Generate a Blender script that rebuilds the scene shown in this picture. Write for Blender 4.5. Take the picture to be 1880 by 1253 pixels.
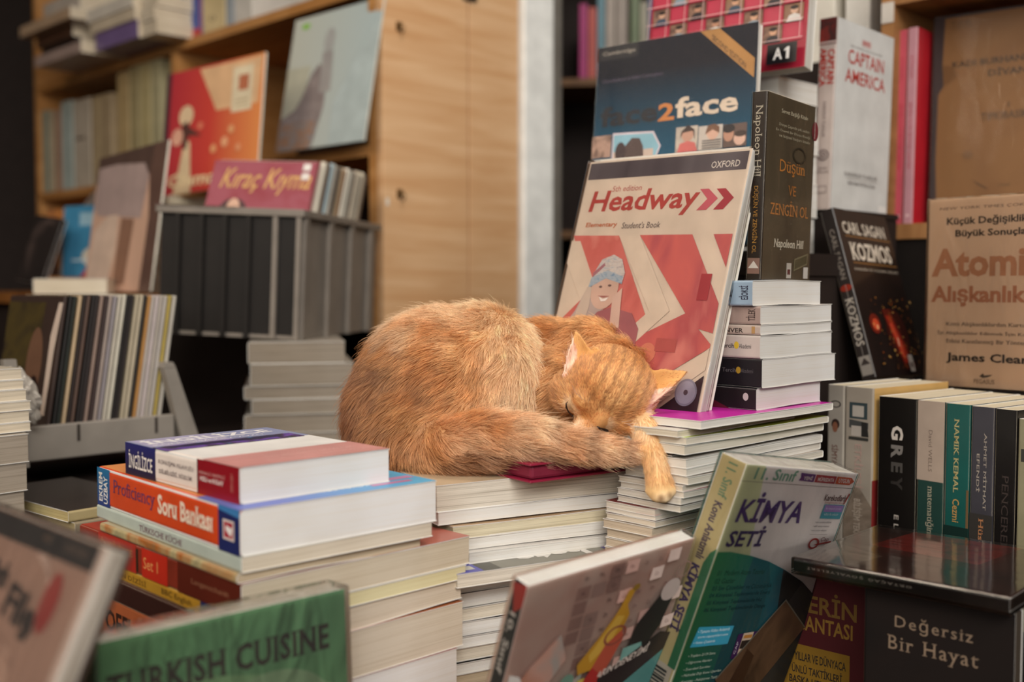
import bpy, bmesh, math, random
import numpy as np
from mathutils import Matrix, Vector, Euler, noise

for o in list(bpy.data.objects):
    bpy.data.objects.remove(o, do_unlink=True)
SC = bpy.context.scene
COL = SC.collection
random.seed(7)

# ------------------------------------------------------------------ camera, world, lights, exposure
FPX, CAMZ = 2010.0, 1.25                      # focal length in pixels of the 1880 px wide frame, camera height (m)
PITCH = math.atan((626.5 - 525.0) / FPX)      # slight downward tilt: the horizon lies at y = 525
cam = bpy.data.cameras.new('camera')
cam.sensor_width = 36.0
cam.lens = FPX * 36.0 / 1880.0
cam.clip_start = 0.02
cam.dof.use_dof = True
cam.dof.focus_distance = 1.08
cam.dof.aperture_fstop = 3.0
camo = bpy.data.objects.new('camera', cam)
camo.location = (0, 0, CAMZ)
camo.rotation_euler = (math.pi / 2 - PITCH, 0, 0)
COL.objects.link(camo)
SC.camera = camo

W = bpy.data.worlds.new('world')
W.use_nodes = True
W.node_tree.nodes['Background'].inputs['Color'].default_value = (0.62, 0.50, 0.44, 1)
W.node_tree.nodes['Background'].inputs['Strength'].default_value = 0.15
SC.world = W


def area(name, loc, target, sx, sy, power, col):
    l = bpy.data.lights.new(name, 'AREA')
    l.shape = 'RECTANGLE'
    l.size, l.size_y, l.energy, l.color = sx, sy, power, col
    o = bpy.data.objects.new(name, l)
    o.location = loc
    o.rotation_euler = (Vector(target) - Vector(loc)).to_track_quat('-Z', 'Y').to_euler()
    COL.objects.link(o)
    return o


area('street_daylight', (0.95, -2.3, 3.6), (0.0, 1.4, 1.2), 2.2, 1.5, 195, (1.0, 0.975, 0.94))
area('front_fill', (-0.35, -1.2, 1.9), (0.0, 1.0, 1.0), 1.6, 0.9, 42, (1.0, 0.96, 0.91))  # unseen soft fill added in front to brighten the shaded covers
area('shop_lamp', (-1.7, 0.1, 2.6), (-0.4, 1.7, 1.2), 0.9, 0.9, 36, (1.0, 0.86, 0.70))
area('top_fill', (0.35, 1.05, 2.75), (0.15, 1.6, 1.2), 0.8, 0.8, 24, (1.0, 0.93, 0.84))  # unseen fill added overhead to brighten the cat and the book tops
SC.view_settings.view_transform = 'Standard'
SC.view_settings.look = 'None'
SC.view_settings.gamma = 1.0
SC.view_settings.use_curve_mapping = False
SC.view_settings.exposure = -0.74

# ------------------------------------------------------------------ helpers: points, materials
CP, SP = math.cos(PITCH), math.sin(PITCH)


def at(u, v, depth):
    """the point of the place seen at pixel (u, v), at a distance in front of the camera"""
    x, y = (u - 940.0) / FPX, -(v - 626.5) / FPX
    r = Vector((x, CP + y * SP, -SP + y * CP))
    return r * (depth / r.y) + Vector((0, 0, CAMZ))


def lin(c):
    c = c.lstrip('#')
    f = lambda x: x / 12.92 if x <= 0.04045 else ((x + 0.055) / 1.055) ** 2.4
    return tuple(f(int(c[i:i + 2], 16) / 255.0) for i in (0, 2, 4)) + (1.0,)


MATS = {}


def new_mat(name):
    m = bpy.data.materials.new(name)
    m.use_nodes = True
    MATS[name] = m
    nt = m.node_tree
    return m, nt, nt.nodes['Principled BSDF']


def mat(hexc, rough=0.45, spec=0.4, metal=0.0, coat=0.0):
    """a plain print, paint or plastic, with a faint procedural mottling"""
    key = 'm_%s_%s_%s_%s_%s' % (hexc.lstrip('#'), rough, spec, metal, coat)
    if key in MATS:
        return MATS[key]
    m, nt, b = new_mat(key)
    c = lin(hexc)
    n = nt.nodes.new('ShaderNodeTexNoise')
    n.inputs['Scale'].default_value = 23.0
    n.inputs['Detail'].default_value = 4.0
    tc = nt.nodes.new('ShaderNodeTexCoord')
    nt.links.new(tc.outputs['Object'], n.inputs['Vector'])
    r = nt.nodes.new('ShaderNodeValToRGB')
    r.color_ramp.elements[0].color = tuple(x * 0.88 for x in c[:3]) + (1,)
    r.color_ramp.elements[1].color = tuple(min(1, x * 1.08) for x in c[:3]) + (1,)
    r.color_ramp.elements[0].position, r.color_ramp.elements[1].position = 0.3, 0.7
    nt.links.new(n.outputs['Fac'], r.inputs['Fac'])
    nt.links.new(r.outputs['Color'], b.inputs['Base Color'])
    b.inputs['Roughness'].default_value = rough
    b.inputs['Specular IOR Level'].default_value = spec
    b.inputs['Metallic'].default_value = metal
    b.inputs['Coat Weight'].default_value = coat
    b.inputs['Coat Roughness'].default_value = 0.12
    return m


def pages(hexc, lines=0.8, key=None):
    """cut paper edges: fine lines between the sheets (local Y is the thickness of the book)"""
    key = 'pages_%s_%s' % (hexc, lines)
    if key in MATS:
        return MATS[key]
    m, nt, b = new_mat(key)
    c = lin(hexc)
    tc = nt.nodes.new('ShaderNodeTexCoord')
    mp = nt.nodes.new('ShaderNodeMapping')
    mp.inputs['Scale'].default_value = (4, 850, 4)
    n = nt.nodes.new('ShaderNodeTexNoise')
    n.inputs['Scale'].default_value = 1.0
    n.inputs['Detail'].default_value = 3.0
    n.inputs['Roughness'].default_value = 0.65
    n2 = nt.nodes.new('ShaderNodeTexNoise')
    n2.inputs['Scale'].default_value = 11.0
    r = nt.nodes.new('ShaderNodeValToRGB')
    k = 1 - 0.52 * lines
    r.color_ramp.elements[0].color = tuple(x * y for x, y in zip(c[:3], (k, k * 0.95, k * 0.88))) + (1,)
    r.color_ramp.elements[1].color = c
    r.color_ramp.elements[0].position, r.color_ramp.elements[1].position = 0.33, 0.52
    mx = nt.nodes.new('ShaderNodeMix')
    mx.data_type, mx.blend_type = 'RGBA', 'MULTIPLY'
    r2 = nt.nodes.new('ShaderNodeValToRGB')
    r2.color_ramp.elements[0].color = (0.84, 0.80, 0.74, 1)
    r2.color_ramp.elements[1].color = (1, 1, 1, 1)
    r2.color_ramp.elements[0].position, r2.color_ramp.elements[1].position = 0.3, 0.6
    mx.inputs['Factor'].default_value = 0.7
    L = nt.links.new
    L(tc.outputs['Object'], mp.inputs['Vector']); L(mp.outputs['Vector'], n.inputs['Vector'])
    L(tc.outputs['Object'], n2.inputs['Vector']); L(n.outputs['Fac'], r.inputs['Fac'])
    L(n2.outputs['Fac'], r2.inputs['Fac']); L(r.outputs['Color'], mx.inputs['A']); L(r2.outputs['Color'], mx.inputs['B'])
    L(mx.outputs['Result'], b.inputs['Base Color'])
    b.inputs['Roughness'].default_value = 0.8
    b.inputs['Specular IOR Level'].default_value = 0.15
    return m


def photo(cols, scale=30, detail=3, stretch=(1, 1, 1), rough=0.4, dist=0.6, coat=0.0, sharp=False):
    """a printed picture: soft patches of several inks"""
    key = 'photo_' + '_'.join(c.lstrip('#') for c in cols) + '_%s_%s_%s' % (scale, stretch, sharp)
    if key in MATS:
        return MATS[key]
    m, nt, b = new_mat(key)
    tc = nt.nodes.new('ShaderNodeTexCoord')
    mp = nt.nodes.new('ShaderNodeMapping')
    mp.inputs['Scale'].default_value = stretch
    n = nt.nodes.new('ShaderNodeTexNoise')
    n.inputs['Scale'].default_value = scale
    n.inputs['Detail'].default_value = detail
    n.inputs['Distortion'].default_value = dist
    r = nt.nodes.new('ShaderNodeValToRGB')
    e = r.color_ramp.elements
    lo, hi = (0.25, 0.75) if not sharp else (0.4, 0.6)
    k = len(cols)
    e[0].position, e[0].color = lo, lin(cols[0])
    e[1].position, e[1].color = hi, lin(cols[-1])
    for i in range(1, k - 1):
        x = e.new(lo + (hi - lo) * i / (k - 1))
        x.color = lin(cols[i])
    L = nt.links.new
    L(tc.outputs['Object'], mp.inputs['Vector']); L(mp.outputs['Vector'], n.inputs['Vector'])
    L(n.outputs['Fac'], r.inputs['Fac']); L(r.outputs['Color'], b.inputs['Base Color'])
    b.inputs['Roughness'].default_value = rough
    b.inputs['Specular IOR Level'].default_value = 0.2
    b.inputs['Coat Weight'].default_value = coat
    b.inputs['Coat Roughness'].default_value = 0.1
    return m


def grad(c0, c1, axis, a0, a1, rough=0.4, coat=0.0, mid=None):
    """a two-ink blend printed across a cover (local axis 0 x, 2 z; from a0 to a1 metres)"""
    key = 'grad_%s_%s_%s_%.3f_%.3f' % (c0, c1, axis, a0, a1)
    if key in MATS:
        return MATS[key]
    m, nt, b = new_mat(key)
    tc = nt.nodes.new('ShaderNodeTexCoord')
    sx = nt.nodes.new('ShaderNodeSeparateXYZ')
    mr = nt.nodes.new('ShaderNodeMapRange')
    mr.inputs['From Min'].default_value, mr.inputs['From Max'].default_value = a0, a1
    r = nt.nodes.new('ShaderNodeValToRGB')
    r.color_ramp.elements[0].color, r.color_ramp.elements[1].color = lin(c0), lin(c1)
    if mid:
        x = r.color_ramp.elements.new(0.5); x.color = lin(mid)
    L = nt.links.new
    L(tc.outputs['Object'], sx.inputs[0]); L(sx.outputs[axis], mr.inputs['Value'])
    L(mr.outputs['Result'], r.inputs['Fac']); L(r.outputs['Color'], b.inputs['Base Color'])
    b.inputs['Roughness'].default_value = rough
    b.inputs['Coat Weight'].default_value = coat
    b.inputs['Coat Roughness'].default_value = 0.12
    b.inputs['Specular IOR Level'].default_value = 0.2
    return m


def wood(c0, c1, rough=0.5, stretch=(3, 3, 40), scale=2.2):
    key = 'wood_%s_%s_%s' % (c0, c1, stretch)
    if key in MATS:
        return MATS[key]
    m, nt, b = new_mat(key)
    tc = nt.nodes.new('ShaderNodeTexCoord')
    mp = nt.nodes.new('ShaderNodeMapping')
    mp.inputs['Scale'].default_value = stretch
    n = nt.nodes.new('ShaderNodeTexNoise')
    n.inputs['Scale'].default_value = scale
    n.inputs['Detail'].default_value = 6
    n.inputs['Distortion'].default_value = 0.7
    r = nt.nodes.new('ShaderNodeValToRGB')
    r.color_ramp.elements[0].color, r.color_ramp.elements[1].color = lin(c0), lin(c1)
    r.color_ramp.elements[0].position, r.color_ramp.elements[1].position = 0.35, 0.65
    L = nt.links.new
    L(tc.outputs['Object'], mp.inputs['Vector']); L(mp.outputs['Vector'], n.inputs['Vector'])
    L(n.outputs['Fac'], r.inputs['Fac']); L(r.outputs['Color'], b.inputs['Base Color'])
    b.inputs['Roughness'].default_value = rough
    b.inputs['Specular IOR Level'].default_value = 0.3
    return m


def wrap_mat(strength=1.0, bump=0.5, scale=45, haze=0.0):
    """clear shrink film: mostly see-through, with a crinkled glossy face"""
    key = 'clear_film_%s_%s_%s_%s' % (strength, bump, scale, haze)
    if key in MATS:
        return MATS[key]
    m = bpy.data.materials.new(key)
    m.use_nodes = True
    MATS[key] = m
    nt = m.node_tree
    nt.nodes.clear()
    L = nt.links.new
    out = nt.nodes.new('ShaderNodeOutputMaterial')
    tr = nt.nodes.new('ShaderNodeBsdfTransparent')
    gl = nt.nodes.new('ShaderNodeBsdfGlossy')
    gl.inputs['Roughness'].default_value = 0.10
    gl.inputs['Color'].default_value = (1, 0.98, 0.95, 1)
    df = nt.nodes.new('ShaderNodeBsdfDiffuse')
    df.inputs['Color'].default_value = (0.8, 0.78, 0.74, 1)
    fr = nt.nodes.new('ShaderNodeFresnel')
    fr.inputs['IOR'].default_value = 1.45
    mu = nt.nodes.new('ShaderNodeMath'); mu.operation = 'MULTIPLY'
    mu.inputs[1].default_value = strength
    tc = nt.nodes.new('ShaderNodeTexCoord')
    mp = nt.nodes.new('ShaderNodeMapping')
    mp.inputs['Rotation'].default_value = (0, 0.6, 0.3)
    mp.inputs['Scale'].default_value = (1, 1, 0.35)
    n = nt.nodes.new('ShaderNodeTexNoise')
    n.inputs['Scale'].default_value = scale
    n.inputs['Detail'].default_value = 3
    n.inputs['Distortion'].default_value = 1.2
    bp = nt.nodes.new('ShaderNodeBump')
    bp.inputs['Strength'].default_value = bump
    bp.inputs['Distance'].default_value = 0.004
    m1 = nt.nodes.new('ShaderNodeMixShader')
    m2 = nt.nodes.new('ShaderNodeMixShader')
    m1.inputs[0].default_value = haze
    L(tc.outputs['Object'], mp.inputs['Vector']); L(mp.outputs['Vector'], n.inputs['Vector'])
    L(n.outputs['Fac'], bp.inputs['Height']); L(bp.outputs['Normal'], gl.inputs['Normal'])
    L(bp.outputs['Normal'], fr.inputs['Normal'])
    L(fr.outputs[0], mu.inputs[0]); L(mu.outputs[0], m2.inputs[0])
    L(tr.outputs[0], m1.inputs[1]); L(df.outputs[0], m1.inputs[2])
    L(m1.outputs[0], m2.inputs[1]); L(gl.outputs[0], m2.inputs[2]); L(m2.outputs[0], out.inputs['Surface'])
    return m


# ------------------------------------------------------------------ helpers: objects
def link(name, me, parent=None, mx=None):
    o = bpy.data.objects.new(name, me)
    COL.objects.link(o)
    if parent:
        o.parent = parent
    if mx is not None:
        o.matrix_basis = mx
    return o


def mesh(name, verts, faces, mats, midx=None, parent=None, smooth=False, mx=None):
    me = bpy.data.meshes.new(name)
    me.from_pydata([tuple(v) for v in verts], [], faces)
    for m in mats:
        me.materials.append(m)
    if midx is not None:
        me.polygons.foreach_set('material_index', np.array(midx, dtype=np.int32))
    if smooth:
        me.polygons.foreach_set('use_smooth', np.ones(len(faces), dtype=bool))
    me.update()
    return link(name, me, parent, mx)


def tag(o, label, cat, group=None, kind=None):
    if label: o['label'] = label
    if cat: o['category'] = cat
    if group: o['group'] = group
    if kind: o['kind'] = kind
    return o


def empty(name, loc, rot=(0, 0, 0)):
    o = bpy.data.objects.new(name, None)
    o.empty_display_size = 0.05
    o.location = loc
    o.rotation_euler = rot
    COL.objects.link(o)
    return o


def box_bm(bm, lo, hi, mx=None, bevel=0.0):
    vs = [bm.verts.new(((lo, hi)[i][0], (lo, hi)[j][1], (lo, hi)[k][2])) for i in (0, 1) for j in (0, 1) for k in (0, 1)]
    idx = [(0, 1, 3, 2), (4, 6, 7, 5), (0, 4, 5, 1), (2, 3, 7, 6), (0, 2, 6, 4), (1, 5, 7, 3)]
    fs = [bm.faces.new([vs[q] for q in f]) for f in idx]
    if bevel:
        es = list({e for f in fs for e in f.edges})
        bmesh.ops.bevel(bm, geom=es, offset=bevel, segments=2, affect='EDGES', profile=0.5)
    if mx is not None:
        bmesh.ops.transform(bm, matrix=mx, verts=[v for v in bm.verts if v.is_valid])


def boxes(name, items, m, parent=None, mx=None, bevel=0.0):
    bm = bmesh.new()
    for lo, hi in items:
        b2 = bmesh.new()
        box_bm(b2, lo, hi, bevel=bevel)
        me = bpy.data.meshes.new('tmp')
        b2.to_mesh(me); b2.free()
        bm.from_mesh(me)
        bpy.data.meshes.remove(me)
    bmesh.ops.recalc_face_normals(bm, faces=bm.faces)
    me = bpy.data.meshes.new(name)
    bm.to_mesh(me); bm.free()
    me.materials.append(m)
    return link(name, me, parent, mx)


def prism(name, poly, y0, y1, m, parent=None, mx=None):
    """a closed outline in local x, z pushed from y0 to y1"""
    n = len(poly)
    v = [(x, y0, z) for x, z in poly] + [(x, y1, z) for x, z in poly]
    f = [tuple(range(n)), tuple(range(2 * n - 1, n - 1, -1))]
    f += [(i, i + n, (i + 1) % n + n, (i + 1) % n) for i in range(n)]
    o = mesh(name, v, f, [m], parent=parent, mx=mx)
    bm = bmesh.new(); bm.from_mesh(o.data)
    bmesh.ops.recalc_face_normals(bm, faces=bm.faces)
    bm.to_mesh(o.data); bm.free()
    return o


TEXTS = {}


def text_mesh(s, bold=0.0, space=1.0, serif=False):
    k = (s, bold, space, serif)
    if k not in TEXTS:
        c = bpy.data.curves.new('t', 'FONT')
        c.body = s; c.offset = bold; c.resolution_u = 2; c.space_character = space
        o = bpy.data.objects.new('t', c)
        me = o.to_mesh()
        v = np.array([p.co[:2] for p in me.vertices]) if len(me.vertices) else np.zeros((0, 2))
        f = [tuple(p.vertices) for p in me.polygons]
        o.to_mesh_clear()
        bpy.data.objects.remove(o); bpy.data.curves.remove(c)
        if serif:                                   # short feet on every straight stem end
            cnt = {}
            for q in f:
                for a, b in zip(q, q[1:] + q[:1]):
                    e = (min(a, b), max(a, b)); cnt[e] = cnt.get(e, 0) + 1
            add = []
            for (a, b), n in cnt.items():
                (x0, y0), (x1, y1) = v[a], v[b]
                wd = abs(x1 - x0)
                if n == 1 and abs(y1 - y0) < 1e-3 and .03 < wd < .21 and (abs(y0) < .04 or abs(y0 - .69) < .05 or abs(y0 - .46) < .05 or y0 < -.12):
                    up = .045 if y0 < .04 else -.045
                    add.append((min(x0, x1) - .065, max(x0, x1) + .065, y0, y0 + up))
            for x0, x1, y0, y1 in add:
                i = len(v)
                v = np.concatenate([v, [(x0, y0), (x1, y0), (x1, y1), (x0, y1)]])
                f.append((i, i + 1, i + 2, i + 3) if y1 > y0 else (i, i + 3, i + 2, i + 1))
        TEXTS[k] = (v, f)
    return TEXTS[k]


def print_shapes(cmds, fw, fh):
    """flat print on a face fw x fh metres: yields (2D points in metres, faces, material, layer)"""
    for n, c in enumerate(cmds):
        t = c[0]
        if t == 'r':
            _, u0, v0, u1, v1, m = c
            yield [(u0 * fw, v0 * fh), (u1 * fw, v0 * fh), (u1 * fw, v1 * fh), (u0 * fw, v1 * fh)], [(0, 1, 2, 3)], m, n
        elif t == 'p':
            yield [(u * fw, v * fh) for u, v in c[1]], [tuple(range(len(c[1])))], c[2], n
        elif t == 'e':
            _, cu, cv, ru, rv, m = c[:6]
            k = 28
            yield [((cu + ru * math.cos(6.2832 * i / k)) * fw, (cv + rv * math.sin(6.2832 * i / k)) * fh) for i in range(k)], [tuple(range(k))], m, n
        elif t == 'ring':
            _, cu, cv, ru, rv, th, m = c
            k = 28
            o = [((cu + ru * math.cos(6.2832 * i / k)) * fw, (cv + rv * math.sin(6.2832 * i / k)) * fh) for i in range(k)]
            q = [((cu + ru * th * math.cos(6.2832 * i / k)) * fw, (cv + rv * th * math.sin(6.2832 * i / k)) * fh) for i in range(k)]
            yield o + q, [(i, (i + 1) % k, (i + 1) % k + k, i + k) for i in range(k)], m, n
        elif t == 't':
            s, u0, v0, u1, v1, m = c[1:7]
            op = c[7] if len(c) > 7 else {}
            v, f = text_mesh(s, op.get('bold', 0.0), op.get('space', 1.0), op.get('serif', False))
            if not len(v):
                continue
            lo, hi = v.min(0), v.max(0)
            q = (v - lo) / np.maximum(hi - lo, 1e-6)
            rot = op.get('rot', 0)
            if rot == -90:
                q = np.stack([q[:, 1], 1 - q[:, 0]], 1)
            elif rot == 90:
                q = np.stack([1 - q[:, 1], q[:, 0]], 1)
            elif rot == 180:
                q = 1 - q
            x = (u0 + q[:, 0] * (u1 - u0)) * fw
            y = (v0 + q[:, 1] * (v1 - v0)) * fh
            x = x + op.get('shear', 0) * (y - v0 * fh)
            y = y + op.get('slope', 0) * (x - u0 * fw)
            yield list(zip(x.tolist(), y.tolist())), f, m, n


WHITE = mat('#e6e2da', 0.55, 0.25)


def book(name, label, w, h, t, loc, yaw, lean=0.0, roll=0.0, cover='#d8d4cc', spine=None, back=None, page=('#efeae0', 0.8),
         front=(), spn=(), backp=(), cat='book', group=None, ins=0.0007, r=None, wrap=None, hard=False, cov_rough=0.35, warp=0.0,
         pins=None, coat=0.0, wrap_pad=0.0012):
    """a book standing on its bottom edge: x across the cover from the spine, y into the thickness, z up; front cover at y = 0"""
    root = empty(name, loc)
    R = Matrix.Rotation(math.radians(yaw), 4, 'Z') @ Matrix.Rotation(math.radians(lean), 4, 'X') @ Matrix.Rotation(math.radians(roll), 4, 'Y')
    root.rotation_euler = R.to_euler()
    tag(root, label, cat, group)
    M = lambda c: c if not isinstance(c, str) else mat(c, cov_rough, 0.4, 0.0, coat)
    mf, ms, mb = M(cover), M(spine or cover), M(back or cover)
    c = 0.0006 if not hard else 0.0022
    if pins is None:
        pins = ins if not hard else 0.0035
    rr = r if r is not None else min(0.0022, t * 0.3)
    fz = random.uniform(0, 6)
    wf = lambda x, z: warp * (math.sin(x / w * 5.0 + fz) + 0.7 * math.sin(z / h * 4.3 + 2 * fz)) * min(1.0, 3 * x / w)
    N = 8 if warp else 1
    fx = [w - (w - rr) * i / N for i in range(N)]
    outer = [(x, 0.0, 0) for x in fx] + [(rr, 0.0, 0)]
    A = [(rr - rr * math.sin(a), rr - rr * math.cos(a)) for a in (0.39, 0.79, 1.18)]
    outer += [(x, y, 1) for x, y in A] + [(0, rr, 1), (0, t - rr, 2)]
    outer += [(x, t - y, 1) for x, y in reversed(A)] + [(rr, t, 2)] + [(x, t, 2) for x in reversed(fx)]
    n = len(outer)
    inner = []
    for x, y, k in outer:
        inner.append((max(x, c) if x > 1e-9 else c, min(max(y, c), t - c)))
    zs = [h * i / (4 if warp else 1) for i in range((5 if warp else 2))]
    V, F, MI = [], [], []
    for z in zs:
        for x, y, k in outer:
            V.append((x, y + wf(x, z), z))
        for x, y in inner:
            V.append((x, y + wf(x, z), z))
    nf = len(fx)
    for a in range(len(zs) - 1):
        o0, o1 = a * 2 * n, (a + 1) * 2 * n
        for i in range(n - 1):
            F.append((o0 + i, o0 + i + 1, o1 + i + 1, o1 + i))
            MI.append(0 if i < nf else (1 if i < n - 1 - nf else 2))
            F.append((o0 + n + i, o1 + n + i, o1 + n + i + 1, o0 + n + i + 1))
            MI.append(3)
        for i in (0, n - 1):
            q = (o0 + i, o1 + i, o1 + n + i, o0 + n + i)
            F.append(q if i == 0 else q[::-1]); MI.append(3 if not hard else 0)
    for zi, flip in ((0, False), (len(zs) - 1, True)):
        o0 = zi * 2 * n
        for i in range(n - 1):
            q = (o0 + i, o0 + n + i, o0 + n + i + 1, o0 + i + 1)
            F.append(q[::-1] if flip else q); MI.append(3 if not hard else 0)
    mats = [mf, ms, mb, WHITE]
    slot = {}

    def add(cmds, fw, fh, to3):
        for p2, fs, m, ly in print_shapes(cmds, fw, fh):
            m = m if not isinstance(m, str) else mat(m, cov_rough, 0.35, 0.0, coat)
            if m.name not in slot:
                slot[m.name] = len(mats); mats.append(m)
            b0 = len(V)
            e = 0.00010 + 0.00005 * ly
            V.extend(to3(x, y, e) for x, y in p2)
            for f in fs:
                F.append(tuple(b0 + q for q in f)); MI.append(slot[m.name])
    add(front, w, h, lambda x, y, e: (x, -e + wf(x, y), y))
    add(spn, t, h, lambda x, y, e: (-e, t - x, y))
    add(backp, w, h, lambda x, y, e: (w - x, t + e, y))
    mesh('cover', V, F, mats, MI, root)
    # page block
    k = 8 if warp else 1
    kz = 4 if warp else 1
    xs = [c + (w - pins - c) * i / k for i in range(k + 1)]
    zz = [pins + (h - 2 * pins) * i / kz for i in range(kz + 1)]
    V2, F2 = [], []
    for y in (c, t - c):
        for z in zz:
            for x in xs:
                V2.append((x, y + wf(x, z), z))
    nx, nz = k + 1, kz + 1
    g = lambda s, j, i: s * nx * nz + j * nx + i
    for j in range(kz):
        for i in range(k):
            F2.append((g(0, j, i), g(0, j, i + 1), g(0, j + 1, i + 1), g(0, j + 1, i)))
            F2.append((g(1, j, i), g(1, j + 1, i), g(1, j + 1, i + 1), g(1, j, i + 1)))
    for i in range(k):
        F2.append((g(0, 0, i), g(1, 0, i), g(1, 0, i + 1), g(0, 0, i + 1)))
        F2.append((g(0, kz, i), g(0, kz, i + 1), g(1, kz, i + 1), g(1, kz, i)))
    for j in range(kz):
        F2.append((g(0, j, 0), g(0, j + 1, 0), g(1, j + 1, 0), g(1, j, 0)))
        F2.append((g(0, j, k), g(1, j, k), g(1, j + 1, k), g(0, j + 1, k)))
    pm = pages(*page) if isinstance(page, tuple) else page
    mesh('page_block', V2, F2, [pm], None, root)
    if wrap:
        d = wrap_pad
        boxes('plastic_wrap', [((-d, -d, -d), (w + d, t + d, h + d))], wrap, root, bevel=d * 0.9)
    return root


AX = lambda deg: Vector((math.cos(math.radians(deg)), math.sin(math.radians(deg)), 0))


def flat(name, label, nc, ztop, la, lb, t, side='A', yaw=45.0, **k):
    """a book lying front up: nc is its near corner, lb runs away to the right, la away to the left; side tells where the spine lies"""
    b, a = AX(yaw), AX(yaw + 90)
    nc = Vector((nc[0], nc[1], 0))
    if side == 'A':
        o, w, h, y = nc, lb, la, yaw
    elif side == 'B':
        o, w, h, y = nc + b * lb, la, lb, yaw + 90
    elif side == 'C':
        o, w, h, y = nc + b * lb + a * la, lb, la, yaw + 180
    else:
        o, w, h, y = nc + a * la, la, lb, yaw - 90
    return book(name, label, w, h, t, (o.x, o.y, ztop), y, -90.0, 0.0, **k)


def nc_at(u, depth):
    return Vector(((u - 940.0) / FPX * depth, depth, 0))


RM = lambda deg, p=(0, 0, 0): Matrix.Translation(p) @ Matrix.Rotation(math.radians(deg), 4, 'Z')
A45, B45 = AX(135), AX(45)
ORD = ['topmost', 'second from the top', 'third from the top', 'fourth from the top', 'fifth from the top', 'sixth from the top',
       'seventh from the top', 'eighth from the top', 'ninth from the top', 'tenth from the top', 'eleventh from the top',
       'twelfth from the top', 'thirteenth from the top', 'fourteenth from the top', 'fifteenth from the top', 'sixteenth from the top']

# ------------------------------------------------------------------ the setting
TABLE = 0.76
DARK = mat('#2a211d', 0.7, 0.2)
for nm, lo, hi, m in (
        ('floor', (-3.4, -1.6, -0.05), (3.4, 4.3, 0.0), wood('#3a2f28', '#4a3c32', 0.6, (2, 30, 2))),
        ('ceiling', (-3.4, 0.75, 3.0), (3.4, 4.3, 3.05), mat('#4a4038', 0.8)),
        ('wall_back', (-3.4, 4.3, 0.0), (3.4, 4.36, 3.05), mat('#332925', 0.85)),
        ('wall_left', (-3.46, -1.6, 0.0), (-3.4, 4.3, 3.05), mat('#332925', 0.85)),
        ('wall_right', (3.4, -1.6, 0.0), (3.46, 4.3, 3.05), mat('#332925', 0.85))):
    tag(boxes(nm, [(lo, hi)], m), None, None, None, 'structure')

# display table that carries the front stacks
t = tag(empty('display_table', (0.1, 1.0, 0)), 'dark low table under the stacks of books', 'table')
TW = wood('#3b2a20', '#4a3628', 0.6, (3, 30, 3))
boxes('table_top', [((-1.0, -0.62, TABLE - 0.035), (0.52, 0.24, TABLE))], TW, t)
for sx in (-0.96, 0.44):
    for sy in (-0.57, 0.16):
        boxes('leg', [((sx, sy, 0.0), (sx + 0.06, sy + 0.06, TABLE - 0.035))], TW, t)

# the folding wooden panel that closes the left bookcase
PN = Vector((-0.257, 2.2, 0))
MB45 = lambda p: Matrix.Translation(p) @ Matrix.Rotation(math.radians(45), 4, 'Z')      # x runs away to the right, y away to the left
BEECH = wood('#cc9c6e', '#dcb388', 0.45, (2, 2, 22), 1.6)
pn = tag(empty('folding_screen', PN, (0, 0, math.radians(45))), 'tall beech wood panel with two leaves and small hooks beside the white post', 'screen')
boxes('leaf', [((0.0, 0.0, 0.0), (0.231, 0.02, 2.75))], BEECH, pn, bevel=0.0015)
boxes('leaf', [((0.236, 0.0, 0.0), (0.384, 0.02, 2.75))], BEECH, pn, bevel=0.0015)
boxes('seam_strip', [((0.2312, 0.006, 0.0), (0.2358, 0.018, 2.75))], mat('#6b4c30', 0.7), pn)
hz = CAMZ + (525 - 8) / FPX * 2.37
hg = boxes('hinge', [((0.214, -0.006, hz - 0.003), (0.252, -0.0002, hz + 0.011))], mat('#3a3431', 0.4, 0.5, 0.6), pn)


def tube(name, pts, r, m, parent=None, k=8, closed=False):
    V, F = [], []
    n = len(pts)
    for i, p in enumerate(pts):
        p = Vector(p)
        d = (Vector(pts[(i + 1) % n]) - Vector(pts[i - 1])) if closed else (Vector(pts[min(i + 1, n - 1)]) - Vector(pts[max(i - 1, 0)]))
        d.normalize()
        u = d.orthogonal().normalized() if abs(d.z) > 0.9 else d.cross(Vector((0, 0, 1))).normalized()
        v = d.cross(u)
        for j in range(k):
            a = 6.28319 * j / k
            V.append(p + (u * math.cos(a) + v * math.sin(a)) * r)
    for i in range(n if closed else n - 1):
        for j in range(k):
            i2 = (i + 1) % n
            F.append((i * k + j, i * k + (j + 1) % k, i2 * k + (j + 1) % k, i2 * k + j))
    if not closed:
        F.append(tuple(range(k))[::-1]); F.append(tuple((n - 1) * k + j for j in range(k)))
    return mesh(name, V, F, [m], parent=parent, smooth=True)


BRASS = mat('#8a6a3e', 0.35, 0.5, 0.8)
for v in (58, 358):
    z = CAMZ + (525 - v) / FPX * 2.24
    hk = boxes('hook_plate', [((0.034, -0.003, z - 0.009), (0.046, -0.0003, z + 0.009))], BRASS, pn)
    tube('hook', [(0.040, -0.004, z + 0.004), (0.040, -0.012, z + 0.004), (0.041, -0.018, z - 0.004), (0.041, -0.016, z - 0.012), (0.041, -0.010, z - 0.014)], 0.0018, BRASS, hk)
boxes('paper_sticker', [((0.006, -0.0006, CAMZ + 0.35 / 2.2 * 2.2 * 0.46), (0.014, -0.0002, CAMZ + 0.176))], mat('#ded6c6'), pn)

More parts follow.
